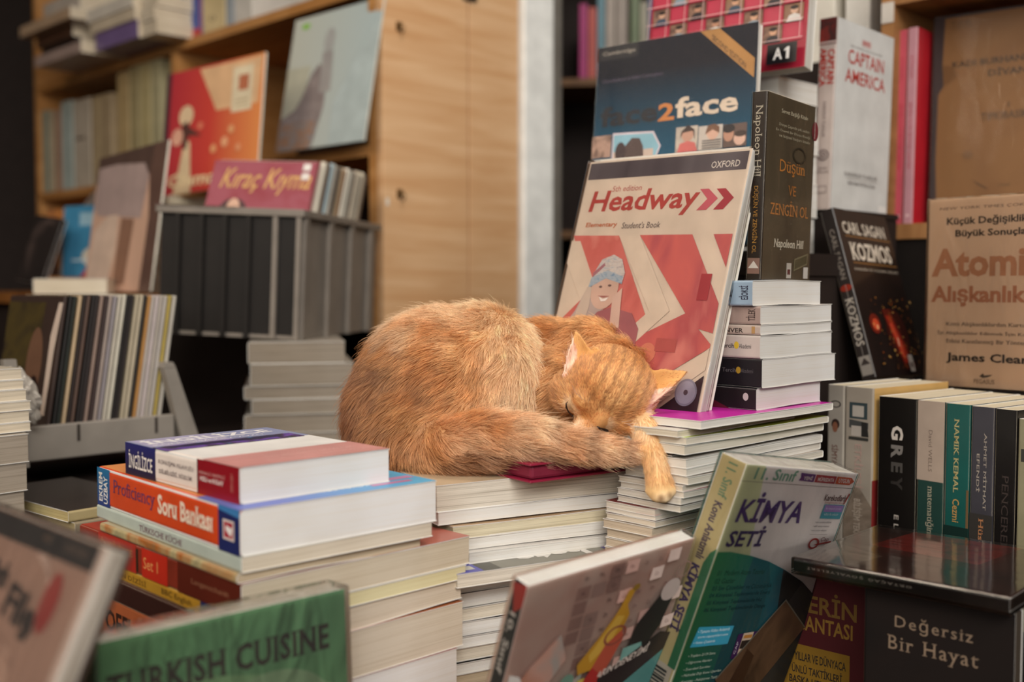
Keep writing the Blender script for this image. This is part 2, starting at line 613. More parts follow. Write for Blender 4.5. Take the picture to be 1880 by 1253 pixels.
# white post and grey shutter rails between the two bookcases
tag(boxes('trim_1', [((0.392, -0.012, 0), (0.487, 0.07, 3.0))], mat('#f0efe9', 0.4), mx=MB45(PN), bevel=0.003), None, None, None, 'structure')
tag(boxes('trim_2', [((0.492, 0.02, 0), (0.512, 0.08, 3.0)), ((0.516, 0.035, 0), (0.545, 0.09, 3.0)), ((0.548, 0.03, 0), (0.560, 0.09, 3.0))],
          mat('#8d867c', 0.4, 0.5, 0.3), mx=MB45(PN), bevel=0.002), None, None, None, 'structure')
# ------------------------------------------------------------------ left: bookcase, records, crates
# local frame of the bookcase: x runs away to the right (into the case), y away to the left along its front
bc = tag(empty('bookcase', PN, (0, 0, math.radians(45))), 'tall wooden bookcase full of books behind the leaning records', 'bookcase')
OAK = wood('#a8743f', '#bd8a54', 0.5, (20, 3, 3), 1.5)
OAKV = wood('#a8743f', '#bd8a54', 0.5, (3, 3, 20), 1.5)
for y0 in (0.022, 0.835, 1.70):
    boxes('side_panel' if y0 != 0.835 else 'divider', [((0.0, y0, 0.0), (0.36, y0 + 0.024, 2.75))], OAKV, bc)
for z in (1.215, 1.535, 1.862, 2.3):
    for y0, y1 in ((0.0465, 0.8345), (0.8595, 1.6995)):
        boxes('shelf', [((0.0, y0, z - 0.022), (0.355, y1, z))], OAK, bc)
boxes('back_panel', [((0.361, 0.02, 0.0), (0.37, 1.73, 2.75))], DARK, bc)


def shelf_pt(u, back=0.0):
    """the point on the front line of the bookcase seen at pixel column u: distance along its front"""
    k = (u - 940.0) / FPX
    # PN + A45 * s + B45 * back
    px, py = PN.x + B45.x * back, PN.y + B45.y * back
    return (k * py - px) / (A45.x - k * A45.y)


def row_books(shelf_z, spec, grp, back=0.01):
    """upright books on the bookcase, spines to the front: (u left, u right, height, colour, label, lettering)"""
    for u0, u1, h, colr, lab, op in spec:
        s0, s1 = shelf_pt(u1, back), shelf_pt(u0, back)       # s0 nearer the right end
        p = PN + A45 * (s0 + 0.0012) + B45 * back
        t = s1 - s0 - 0.0024
        book('book', lab, op.get('w', 0.17), h, t, (p.x, p.y, shelf_z), 45, 0, 0, colr, page=('#d9cdb6', 0.8), spn=op.get('spn', ()), group=grp, hard=op.get('hard', False))


row_books(1.535, [
    (83, 95, 0.252, '#8d9180', 'grey green slim book at the far end of the middle shelf', {}),
    (96, 106, 0.246, '#b5a488', 'tan slim book second from the far end of the middle shelf', {}),
    (107, 118, 0.244, '#a58068', 'brown book with dark lettering third from the far end of the middle shelf', {'spn': [('t', 'KURTULUS', .3, .3, .75, .7, '#3b2a22', {'rot': -90})]}),
    (119, 140, 0.262, '#a9b3ac', 'pale blue grey book on the middle shelf beside the thick cream volume', {}),
    (141, 173, 0.255, '#b9ac9a', 'thick pale cream volume with a small dark mark on its spine', {'spn': [('r', .15, .55, .7, .58, '#5b4a40')]}),
    (174, 211, 0.252, '#a48f70', 'tan volume on the middle shelf next to a dark gap', {'spn': [('r', .25, 0, .45, 1, '#b5a07c')]}),
    (222, 243, 0.298, '#b39a6e', 'tall mustard book left of the striped yellow volumes', {}),
    (244, 262, 0.305, '#a3946c', 'tall olive yellow book second in the tall group by the divider', {}),
    (263, 283, 0.312, '#b4a578', 'tallest yellow book of the group by the divider', {}),
    (284, 301, 0.306, '#aba27e', 'tall greyish yellow book touching the divider', {})], 'books on the middle shelf of the left bookcase')
# books upright on the upper shelf, right of the divider
row_books(1.862, [
    (303, 336, 0.22, '#c9bca8', 'cream upright book standing over the divider on the upper shelf', {}),
    (337, 378, 0.215, '#4257a0', 'blue book with a red foot on the upper shelf', {'spn': [('r', 0, 0, 1, .10, '#b8323a'), ('r', .94, 0, 1, 1, '#b8323a'), ('e', .5, .5, .25, .06, '#d8c8c0')]}),
    (379, 420, 0.21, '#cdb88a', 'cream yellow book beside the blue one on the upper shelf', {'spn': [('ring', .45, .16, .14, .03, .6, '#6d5d46')]}),
    (421, 436, 0.21, '#9aa0a4', 'grey book right of the cream yellow one on the upper shelf', {}),
    (437, 470, 0.21, '#c8c2b8', 'whitish book at the right of the upper shelf row', {})], 'books on the upper shelf of the left bookcase')

# flat pile sticking out of the upper shelf, far end
GP = 'books lying on the upper shelf of the left bookcase'


def pile(u, depth, z0, items, grp, yaw=45.0, page=('#d5c8b2', 0.8), nm='book'):
    """books stacked from z0 upwards; the list starts at the bottom"""
    z = z0
    for la, lb, t, colr, side, lab, op in items:
        nc = nc_at(u + op.get('du', 0), depth + op.get('dd', 0))
        z += t
        flat(nm, lab, nc, z, la, lb, t - 0.0003, side, yaw + op.get('dy', 0), cover=colr, spine=op.get('spine'), page=op.get('page', page), group=grp, spn=op.get('spn', ()),
             front=op.get('front', ()), warp=op.get('warp', 0.0))


q0 = shelf_pt(300)
pile(296, 2.68, 1.862, [
    (0.30, 0.16, 0.034, '#cfc6b6', 'C', 'cream paperback at the foot of the pile beside the divider', {}),
    (0.28, 0.16, 0.030, '#c3b3a0', 'C', 'beige book in the middle of the pile beside the divider', {'du': -4}),
    (0.29, 0.15, 0.030, '#cdbfb0', 'C', 'pale book near the top of the pile beside the divider', {'du': 2})], GP)
pile(255, 2.73, 1.862, [
    (0.24, 0.15, 0.045, '#6e5a80', 'A', 'purple book at the foot of the overhanging pile on the upper shelf', {'du': 8, 'spine': '#75608a'}),
    (0.25, 0.16, 0.030, '#c8b8a0', 'A', 'cream book on the purple one on the upper shelf', {'du': 2}),
    (0.26, 0.16, 0.034, '#cfc6b8', 'A', 'whitish book on the top of the purple book pile', {'du': -2})], GP)
pile(158, 2.98, 1.862, [
    (0.30, 0.17, 0.030, '#a08a80', 'A', 'mauve brown book lowest in the far end pile', {'dd': -.08}),
    (0.26, 0.17, 0.030, '#3a2c26', 'A', 'dark book second from the foot of the far end pile', {}),
    (0.24, 0.17, 0.034, '#4c3426', 'A', 'dark brown book in the middle of the far end pile', {'du': -14}),
    (0.34, 0.17, 0.030, '#b09478', 'A', 'tan book jutting out of the far end pile', {'du': -18, 'dd': -.06}),
    (0.24, 0.15, 0.060, '#b9ada0', 'A', 'thick pale book on the top of the far end pile', {})], GP)

# low dark counter in front of the bookcase, left end
CT = wood('#7a4a20', '#8c5a2c', 0.5, (20, 3, 3))
ct = tag(empty('counter', (0, 0, 0), (0, 0, math.radians(45))), 'low dark counter with a wooden top in front of the left bookcase', 'counter')
boxes('counter_top', [((0.93, 1.87, 1.212), (1.35, 3.3, 1.235))], CT, ct)
boxes('cabinet_body', [((0.95, 1.89, 0.0), (1.35, 3.28, 1.2115))], DARK, ct)


def sleeve(name, label, w, h, t, loc, yaw, lean, roll, front, group=None, edge='#cfc8b8', cat='record', prints=()):
    """a record in its card sleeve: a thin card envelope with printed faces and an open edge"""
    root = empty(name, loc)
    R = Matrix.Rotation(math.radians(yaw), 4, 'Z') @ Matrix.Rotation(math.radians(lean), 4, 'X') @ Matrix.Rotation(math.radians(roll), 4, 'Y')
    root.rotation_euler = R.to_euler()
    tag(root, label, cat, group)
    V, F, MI, mats = [], [], [], [front, mat(edge, 0.6)]
    bm = bmesh.new()
    box_bm(bm, (0, 0, 0), (w, t, h), bevel=min(0.0012, t * 0.3))
    bm.normal_update()
    for v in bm.verts: v.index
    bm.verts.index_update()
    for v in bm.verts: V.append(tuple(v.co))
    for f in bm.faces:
        F.append(tuple(v.index for v in f.verts)); MI.append(0 if abs(f.normal.y) > 0.8 else 1)
    bm.free()
    slot = {}
    for p2, fs, m, ly in print_shapes(prints, w, h):
        m = m if not isinstance(m, str) else mat(m, 0.4)
        if m.name not in slot:
            slot[m.name] = len(mats); mats.append(m)
        b0 = len(V)
        V.extend((x, -0.0002 - 0.0001 * ly, y) for x, y in p2)
        for f in fs:
            F.append(tuple(b0 + q for q in f)); MI.append(slot[m.name])
    mesh('card_sleeve', V, F, mats, MI, root)
    return root


# red and orange record standing on a pile of small books
sleeve('record_sleeve', 'red and orange record sleeve with a dark left edge and pale star shapes', 0.303, 0.269, 0.006, (-0.7551, 2.3531, 1.4400), -35, -8.1, -2.4,
       grad('#a8323c', '#d98a50', 0, 0.0, 0.30, 0.35, mid='#c2453a'), prints=[
    ('p', [(0, 0), (.06, 0), (.05, 1), (0, 1)], '#4a2c34'), ('p', [(.55, .62), (.96, .62), (.98, .98), (.35, .98)], '#d8ae84'), ('r', .70, .58, .90, .93, '#d8c8a8'),
    ('r', .76, .74, .86, .86, '#b06a4c'), ('r', .74, .62, .87, .63, '#a8936e'), ('r', .74, .66, .87, .67, '#a8936e'),
    ('p', [(.15, .0), (.34, 0), (.30, .4), (.24, .45), (.2, .2)], '#d8c09a'), ('e', .24, .62, .075, .085, '#d9bd98'), ('p', [(.20, .55), (.25, .58), (.29, .52), (.42, .44), (.28, .46), (.26, .35), (.22, .36)], '#5a3b34'),
    ('e', .16, .46, .06, .07, '#d6a188'), ('e', .66, .36, .035, .04, '#e0a47a'), ('e', .55, .32, .03, .035, '#e0a070'), ('e', .8, .3, .025, .03, '#dd9a70'), ('e', .72, .45, .03, .034, '#dca070'), ('e', .4, .52, .03, .03, '#d87a60'),
    ('e', .86, .12, .05, .04, '#e0b080'), ('t', 'Chıma', .10, .05, .60, .16, '#e4cfa4', {'bold': .02})])
# pale blue record standing on the bookcase shelf
sleeve('record_sleeve', 'pale blue record sleeve with a dark figure, tallest beside the wooden panel', 0.303, 0.295, 0.005, (-0.5093, 2.3754, 1.5362), -43.9, -10.6, 0.3,
       grad('#c3c5b8', '#aebcbc', 0, 0.0, 0.30, 0.22, 0.4), prints=[
    ('p', [(0, .62), (.28, .62), (.22, .25), (.07, .12), (.02, .3)], '#b9b8a4'), ('p', [(.0, 0), (.42, 0), (.50, .30), (.48, .52), (.38, .62), (.30, .55), (.22, .38), (.16, .30), (.0, .24)], photo(['#7d7270', '#8a7f7c', '#9a8f8b'], 40)),
    ('e', .46, .78, .06, .09, '#a9a8a4'), ('p', [(.40, .70), (.52, .70), (.55, .4), (.42, .4)], '#a19c98'),
    ('r', .0, .0, .42, .20, photo(['#7f756f', '#a1785c', '#8a8480', '#8d8688'], 70)), ('e', .15, .93, .05, .022, '#8cc24a'), ('p', [(.62, 0), (1, 0), (1, .9), (.8, .6), (.6, .3)], '#b3bfbd')])
# beige record at the far left
sleeve('record_sleeve', 'beige record sleeve with a pale abstract figure standing behind the small record bin', 0.36, 0.280, 0.005, (-0.885, 2.262, 1.2365), -50.5, -8.3, -0.5,
       photo(['#c89c84', '#d8b098', '#cca48c'], 5), prints=[
    ('p', [(0, .80), (1, .80), (1, 1), (0, 1)], '#5c4840'), ('p', [(.84, 0), (1, 0), (1, 1), (.82, 1), (.80, .8), (.86, .5)], '#6a5046'),
    ('p', [(.02, .62), (.10, .56), (.45, .53), (.75, .50), (.80, .78), (.72, .88), (.3, .92), (.02, .92)], '#b39c96'),
    ('p', [(.02, .05), (.36, .05), (.44, .30), (.42, .55), (.25, .55), (.06, .45)], '#e0c4b0'), ('p', [(.45, .05), (.62, .05), (.66, .5), (.47, .52)], '#96705c'), ('p', [(.0, 0), (.38, 0), (.2, .07), (0, .1)], '#6e5848')])
# pile of small books under the red record
pile(318, 2.3, 1.235, [(0.16, 0.13, 0.029, c, 'C', lab, {'du': d, 'dy': dy}) for c, d, dy, lab in (
    ('#b8ab98', 0, 0, 'tan small book at the foot of the pile under the red record'), ('#c8bca6', 3, 2, 'cream small book next up from the foot under the red record'),
    ('#b5a894', -2, 0, 'grey cream small book in the lower half of the pile under the red record'), ('#cfc6b2', 2, -2, 'pale small book in the middle of the pile under the red record'),
    ('#c5b9a4', 4, 1, 'sand small book above the middle of the pile under the red record'), ('#cdc3ae', 1, 0, 'off-white small book just below the top under the red record'),
    ('#d5cbb4', -6, 3, 'ivory small book touching the foot of the red record'))], 'small books under the red record', page=('#cfc4ac', 0.7))

# grey plastic crate of small records
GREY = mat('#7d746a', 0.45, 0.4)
GREY_SHADED = mat('#1e1a17', 0.5, 0.3)  # same grey plastic with shade painted in, for the front and left
cr = tag(empty('plastic_crate', (-0.344, 1.75, 1.163), (0, math.radians(2.5), math.radians(-9))), 'grey ribbed plastic crate holding small records beside the wooden panel', 'crate')
CW, CD, CH = 0.236, 0.43, 0.196
boxes('bottom', [((-CW, 0, 0), (0, CD, 0.006))], GREY, cr)
boxes('front_wall', [((-CW, 0, 0.006), (-0.0, 0.005, CH))], GREY_SHADED, cr)
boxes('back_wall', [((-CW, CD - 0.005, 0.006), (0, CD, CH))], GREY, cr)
boxes('side_wall', [((-CW, 0.005, 0.006), (-CW + 0.005, CD - 0.005, CH))], GREY_SHADED, cr)
boxes('side_wall', [((-0.005, 0.005, 0.006), (0, CD - 0.005, CH))], GREY, cr)
boxes('rim', [((-CW - 0.007, -0.008, CH), (0.008, 0.004, CH + 0.012)), ((-CW - 0.007, CD - 0.004, CH), (0.008, CD + 0.008, CH + 0.012)),
              ((-CW - 0.007, 0.004, CH), (-CW + 0.004, CD - 0.004, CH + 0.012)), ((-0.004, 0.004, CH), (0.008, CD - 0.004, CH + 0.012))], GREY, cr, bevel=0.0015)
for x in (-0.205, -0.165, -0.125, -0.085, -0.04, -0.001):
    boxes('rib', [((x - 0.004, -0.007, 0.0), (x + 0.004, -0.0003, CH - 0.0005))], GREY_SHADED if x < -0.05 else GREY, cr)
for y in (0.006, 0.13, 0.25, 0.37):
    boxes('rib', [((0.0003, y, 0.0), (0.007, y + 0.018, CH - 0.0005))], GREY, cr)
boxes('clear_cover', [((-CW - 0.006, -0.012, CH + 0.0125), (-CW * 0.45, 0.02, CH + 0.0135))], wrap_mat(1.0, 1.0, 60), cr)
# the small records in the crate, leaning back
KR = Vector((-0.544, 1.822, 1.240))
kdir = Vector((0.158, 0.987, 0))
RC = ['#8c3a44', '#c9c0ae', '#5a463a', '#9fb0b4', '#cfc6b6', '#4a4038', '#b8a68a', '#8a6a4c', '#d5cdbd', '#a8a294', '#6b5c50', '#c5b8a2', '#8f8678', '#cbbfa8', '#7a6450']
RL = ['maroon record sleeve with gold script lettering, first in the grey crate', 'cream record just behind the maroon one in the crate', 'dark brown record third in the crate', 'pale blue record in the crate',
      'ivory record right behind the pale blue one in the crate', 'blackish record in the middle of the crate', 'tan record in the middle of the crate', 'rusty brown record in the crate',
      'white record in the rear half of the crate', 'grey record behind the white one in the crate', 'taupe record in the rear half of the crate', 'beige record in the rear half of the crate',
      'dull grey record near the back of the crate', 'cream record near the back of the crate', 'brown record at the very back of the crate']
for i in range(15):
    p = KR + kdir * (0.0185 * i)
    pr = ()
    if i == 0:
        pr = [('e', .27, .62, .13, .09, '#4a2c30'), ('e', .27, .64, .06, .07, '#c8a088'), ('t', 'Kıraç Kıyma', .08, .74, .92, .94, '#c79a5e', {'shear': .25, 'bold': .01}), ('r', .85, .93, .92, .98, '#d8d2ca'), ('r', .85, .86, .92, .91, '#d5cec6'), ('r', .97, 0, 1, 1, '#6a2a30')]
    sleeve('record_sleeve', RL[i], 0.196, 0.250, 0.011 if i else 0.004, (p.x + 0.002 * random.uniform(-1, 1), p.y, p.z + random.uniform(-.003, .003)), -12, -22 + random.uniform(-.5, .5), 2.7,
           photo(['#8c3f48', '#96505a', '#8a3a42'], 14) if i == 0 else mat(RC[i], 0.5), 'small records in the grey crate', edge=RC[i] if i else '#c9c0b0', prints=pr)

# paper stack under the crate
pile(452, 1.70, 0.985, [
    (0.22, 0.165, 0.033, '#8f8576', 'A', 'book with grey brown edges at the foot of the pile under the crate', {'du': -14, 'spine': '#4a2a26'}),
    (0.22, 0.160, 0.030, '#b3a99a', 'A', 'pale book second from the foot under the crate', {'du': -6, 'spine': '#3a2422'}),
    (0.22, 0.160, 0.024, '#5a4c42', 'A', 'dull dark-covered book in the middle of the pile under the crate', {'du': 8, 'spine': '#2c2220'}),
    (0.24, 0.172, 0.021, '#b9aea0', 'A', 'thin pale book above the middle of the pile under the crate', {'du': -6, 'spine': '#6a4a3c'}),
    (0.22, 0.160, 0.035, '#a89c8c', 'A', 'thick tan-edged book second from the top under the crate', {'du': 6, 'spine': '#2e2422'}),
    (0.22, 0.150, 0.034, '#a3988a', 'A', 'book with ragged cream edges right under the crate', {'du': 2, 'spine': '#3a2622'})],
    'books under the grey crate', yaw=12, page=('#8f8476', 0.9))
bn = tag(empty('low_bench', (0, 0, 0), (0, 0, math.radians(45))), 'dark low bench under the crate and the small record bin', 'bench')
boxes('bench_top', [((0.50, 1.24, 0.96), (0.92, 2.10, 0.985)), ((0.92, 1.24, 0.96), (1.34, 1.86, 0.985))], DARK, bn)
for x, y in ((0.56, 1.36), (0.52, 2.02), (1.26, 1.28), (1.26, 1.78)):
    boxes('leg', [((x, y, 0), (x + 0.05, y + 0.05, 0.96))], DARK, bn)

# small record bin, seen from its right-hand side
BT = (at(120, 545, 1.45) - B45 * 0.029)
BT = Vector((BT.x, BT.y, 1.0565))
X45 = AX(-45)
SC_ = ['#3a2c26', '#1c1a18', '#20241e', '#b29a7a', '#2a201c', '#5a463c', '#221c1a', '#2c2422', '#8a7468', '#3a2c2a', '#9a8a80', '#8a8284', '#b5ac9c', '#c2bbaa', '#1f1a18', '#2a2220', '#a99c84', '#b3a68e', '#2c2824', '#a87a44', '#b3a89e', '#b9aca8', '#aaa094', '#b0a8a0', '#a8934c', '#b3aca0']
SN = ['dark record with a face and a pale sleeve stripe, first in the small bin'] + ['%s record, %s in the small bin' % (a, b) for a, b in zip(
    ['black', 'dark green', 'sandy', 'dark brown', 'brown', 'near black', 'sooty', 'mauve brown', 'plum', 'grey brown', 'lilac grey', 'pale grey', 'whitish', 'jet black', 'charcoal', 'cream', 'light tan', 'dark grey', 'amber', 'pinkish grey', 'light lilac', 'grey', 'silver grey', 'yellow', 'ivory'],
    ['second', 'third', 'fourth', 'fifth', 'sixth', 'seventh', 'eighth', 'ninth', 'tenth', 'eleventh', 'twelfth', 'thirteenth', 'fourteenth', 'fifteenth', 'sixteenth', 'seventeenth', 'eighteenth', 'nineteenth', 'seventh from the back', 'sixth from the back', 'fifth from the back', 'fourth from the back', 'third from the back', 'second from the back', 'last at the back'])]
for i in range(26):
    p = BT + B45 * (0.0062 * i) - X45 * 0.185
    pr = ()
    if i == 0:
        pr = [('p', [(.0, .2), (.62, .2), (.7, .95), (0, .95)], photo(['#2c2520', '#4a3e22', '#2a2420'], 14)), ('e', .62, .48, .14, .28, '#6a4c3a'), ('e', .66, .30, .08, .1, '#2a1c18'), ('p', [(.86, .12), (.93, .12), (.95, .6), (1.0, .95), (.93, .95), (.86, .70)], '#c8b4a4')]
    sleeve('record_sleeve', SN[i], 0.185, 0.182 + 0.002 * random.random(), 0.0046, (p.x + random.uniform(-.001, .001), p.y, p.z), -45, -9, 0, mat(SC_[i], 0.45), 'records in the small bin', edge=SC_[i], prints=pr)
BG = mat('#8b8379', 0.5, 0.35)
bi = tag(empty('record_bin', BT, (0, 0, math.radians(45))), 'light grey plastic record bin with a low side and a sloping end frame', 'bin')
boxes('tray', [((-0.045, 0.0, -0.034), (0.205, 0.20, -0.0065))], BG, bi)
boxes('side_rail', [((-0.03, -0.014, -0.034), (0.175, -0.005, 0.012))], BG, bi, bevel=0.002)
prism('front_post', [(-0.05, -0.04), (-0.028, -0.04), (-0.042, 0.10), (-0.058, 0.10)], -0.016, -0.004, BG, bi)
boxes('far_rail', [((-0.05, 0.192, -0.034), (0.205, 0.2, 0.03))], BG, bi)
prism('end_post', [(0.186, -0.034), (0.214, -0.034), (0.176, 0.078), (0.158, 0.078)], -0.018, -0.004, BG, bi)
prism('end_top', [(0.158, 0.0785), (0.176, 0.0785), (0.172, 0.086), (0.160, 0.086)], -0.018, 0.19, BG, bi)
prism('end_brace', [(0.162, 0.012), (0.169, 0.012), (0.169, 0.078), (0.162, 0.078)], 0.02, 0.032, BG, bi)
for x in (0.035, 0.145):
    boxes('slot', [((x, -0.0150, -0.012), (x + 0.004, -0.0141, 0.010))], mat('#3c352f'), bi)

# crumpled clear bag caught on the bin
bm = bmesh.new()
bmesh.ops.create_icosphere(bm, subdivisions=4, radius=1.0)
for v in bm.verts:
    d = noise.noise(v.co * 2.3) * 0.45 + noise.noise(v.co * 6) * 0.2
    v.co = Vector((v.co.x * 0.014, v.co.y * 0.012, v.co.z * 0.036)) * (1 + d)
me = bpy.data.meshes.new('plastic_bag'); bm.to_mesh(me); bm.free()
me.materials.append(mat('#b5aca0', 0.2, 0.6))
o = link('plastic_bag', me)
o.location = at(47, 728, 1.375)
o.rotation_euler = (0.3, -0.35, 0.4)
tag(o, 'crumpled whitish plastic bag caught on the front corner of the record bin', 'bag')

# books and sleeves on the counter at the far left
book('book', 'blue book with a white round sticker behind the beige record', 0.15, 0.16, 0.012, tuple(at(113, 509, 2.48)), -28, -4, 0, '#3f7ea0', page=('#cfc6b4', .8),
     front=[('e', .62, .28, .2, .13, '#c8bfae'), ('r', .35, .72, .8, .9, '#8fb0bf'), ('r', .2, .22, .6, .25, '#b7c9d0'), ('p', [(.4, 0), (.8, 0), (.8, .1), (.6, .2)], '#a8324a')], group='things on the counter')
book('book', 'dark book with an orange flame picture left of the blue book', 0.055, 0.155, 0.012, tuple(at(80, 508, 2.52)), -28, -5, 0, photo(['#2c2422', '#5a4034', '#b0703a', '#2a2220'], 16), page=('#b5a890', .8), group='things on the counter')
book('book', 'black glossy case leaning at the far end of the counter', 0.075, 0.15, 0.014, tuple(at(28, 512, 2.40)), -20, -18, 8, photo(['#1c1817', '#241e1c', '#5a4a44'], 10, coat=0.3), page=('#3a3230', .8), group='things on the counter', coat=0.3)
book('book', 'book wrapped in clear film leaning across the low shelf behind the blue book', 0.16, 0.2, 0.012, tuple(at(92, 452, 2.66)), -30, -30, 22, '#8d8078', page=('#b5a890', .8), wrap=wrap_mat(1.2, .8), group='things on the counter')
pile(62, 2.02, 1.235, [(0.10, 0.13, 0.028, '#c5b48c', 'A', 'cream book with a dark red spine lying on the counter', {'spine': '#7a2c2c', 'spn': [('r', 0, 0, 1, .35, '#a87a6c')]})], 'things on the counter', yaw=10)

# piles at the left edge
pile(-118, 1.12, 1.0915, [(0.12, 0.09, 0.0105 + 0.002 * (i % 2), '#b9ae9c', 'A', lab, {'spine': sp, 'du': d, 'spn': [('r', .0, .55, 1, .7, '#5c1c22')]}) for i, (sp, d, lab) in enumerate((
    ('#a08a80', 12, 'small book with a red band at the foot of the edge pile'), ('#b5a89c', 10, 'small book with a red band second from the foot of the edge pile'),
    ('#9a8a7c', 13, 'small book with a red band third from the foot of the edge pile'), ('#2a2022', 5, 'black spined small book in the edge pile'),
    ('#8a7a9a', 0, 'mauve banded small book near the top of the edge pile'), ('#c2b6b0', -3, 'whitish small book on top of the edge pile')))], 'small books at the edge beside the record bin', yaw=50)
pile(-132, 1.10, 0.9665, [(0.2, 0.10, 0.031, '#a89c8c', 'A', lab, {'du': d}) for d, lab in ((-6, 'thick notebook at the foot of the edge pile'), (-10, 'thick notebook second from the foot of the edge pile'), (-4, 'thick notebook third from the foot, near the record bin'), (0, 'thick notebook right under the small banded books'))],
     'thick notebooks at the edge under the small books', yaw=50, page=('#a39788', 0.9))
pile(118, 1.15, 0.9855, [(0.2, 0.12, 0.013, '#8a7c66', 'B', 'yellowed book lying flat behind the bright book tower', {'page': ('#b5a478', .6), 'du': 12}), (0.2, 0.11, 0.012, '#241c1a', 'B', 'thin dark-covered book lying on the yellowed one', {'page': ('#b8a878', .6), 'spine': '#a8976e'})],
     'flat books beside the bright book tower', yaw=50)
st = tag(empty('wooden_stool', (-0.5, 1.16, 0), (0, 0, math.radians(45))), 'dark stool carrying the notebooks at the edge of the scene', 'stool')
boxes('stool_top', [((-0.14, -0.02, 0.935), (0.02, 0.26, 0.9655))], DARK, st)
for x, y in ((-0.13, 0), (-0.03, 0), (-0.13, 0.2), (-0.03, 0.2)):
    boxes('leg', [((x, y, TABLE + 0.0005), (x + 0.04, y + 0.04, 0.935))], DARK, st)
# ------------------------------------------------------------------ tower A: bright books at the front, spines to the left
PW = ('#e6e3de', 0.12)
PC = ('#dccfb8', 0.45)
NAVY, RED = '#22264f', '#8f1a22'
book('book', 'dictionary with dark blue, white and red spine on top of the bright front tower', 0.1435, 0.197, 0.0282, (-0.2074, 0.827, 1.1112), 44, -90, 0,
     cover='#e8e4de', spine='#e6d8cc', page=PW, warp=0.0,
     front=[('r', 0, .62, 1, 1, '#8f94b4'), ('r', .02, .63, .55, 1, '#a9a3bf'), ('t', 'İNGİLİZCE', .05, .84, .92, .97, '#f0ecea', {'bold': .03}), ('t', 'KONUŞMA KILAVUZU', .05, .77, .80, .81, '#f0ecea'),
            ('r', .0, .60, .95, .74, photo(['#3a3f86', '#6a4a98', '#3a2a2a', '#4f86b4'], 60)), ('r', .05, .66, .85, .72, '#2b2a48'), ('r', 0, 0, 1, .30, '#c98e88'),
            ('t', 'DİLBİLGİSİ SÖZLÜK', .3, .15, .9, .19, '#dcb0a8'), ('t', 'RENKLİ RESİMLİ HIZLI VE KOLAY', .25, .08, .95, .11, '#dcb0a8'), ('t', 'İNGİLİZCE KONUŞMA KILAVUZU', .05, .2, .6, .235, '#dcb0a8')],
     spn=[('r', 0, .705, 1, 1, grad('#2a2a66', '#2c2230', 1, 0, .028)), ('r', 0, 0, 1, .33, '#8c1620'), ('r', .0, .325, 1, .335, '#5a0d14'),
          ('t', 'İNGİLİZCE', .22, .735, .80, .965, '#efe4d8', {'rot': -90, 'bold': .012}), ('t', 'KONUŞMA KILAVUZU', .55, .365, .72, .675, '#5a4648', {'rot': -90}), ('t', 'DİLBİLGİSİ, SÖZLÜK', .28, .375, .46, .67, '#5a4648', {'rot': -90, 'bold': .01}),
          ('t', 'RENKLİ, RESİMLİ', .58, .11, .70, .315, '#d8a8a0', {'rot': -90}), ('t', 'HIZLI ve KOLAY', .40, .12, .53, .31, '#f0e0d8', {'rot': -90, 'bold': .02}), ('t', 'EKREM UZBAY', .3, .045, .8, .065, '#c87a70')],
     r=0.004)
book('book', 'orange spined exam book under the dictionary in the bright front tower', 0.1867, 0.2694, 0.035, (-0.2027, 0.8071, 1.0828), 42.3, -90, 0,
     cover='#d8894a', spine='#d2491f', page=('#e6e4e2', 0.06),
     front=[('r', 0, 0, 1, .26, grad('#6a76b8', '#58a8cc', 0, .04, .17)), ('t', 'YDS YÖKDİL', .45, .07, .72, .12, '#dfe8f0'), ('r', .75, .10, .98, .14, '#c08ab0'), ('r', .70, .05, .92, .075, '#c07aa0')],
     spn=[('r', 0, .895, 1, 1, grad('#1f6a94', '#2a3a78', 1, 0, .035)), ('r', 0, 0, 1, .125, '#232a5c'), ('p', [(.82, 0), (1, 0), (1, .125), (.9, .125)], '#3f7ab0'),
          ('t', 'EKREM', .12, .955, .88, .985, '#e4e0da', {'bold': .02}), ('t', 'UZBAY', .08, .912, .80, .945, '#e4e0da', {'bold': .02}),
          ('t', 'Proficiency', .34, .54, .80, .865, '#6a3a60', {'serif': 1, 'rot': -90}), ('t', 'Soru Bankası', .32, .155, .80, .52, '#f0d8c0', {'serif': 1, 'rot': -90, 'bold': .03}),
          ('r', .28, .03, .72, .095, '#d8c8c0'), ('r', .33, .037, .67, .088, '#a8283a'), ('p', [(.36, .05), (.5, .08), (.6, .075), (.55, .045), (.62, .04), (.5, .04)], '#e8e0da')], r=0.004)
NA = Vector((-0.2027, 0.8071, 0))
TA = 'front tower of books beside the green cookbook'
z = 1.0478
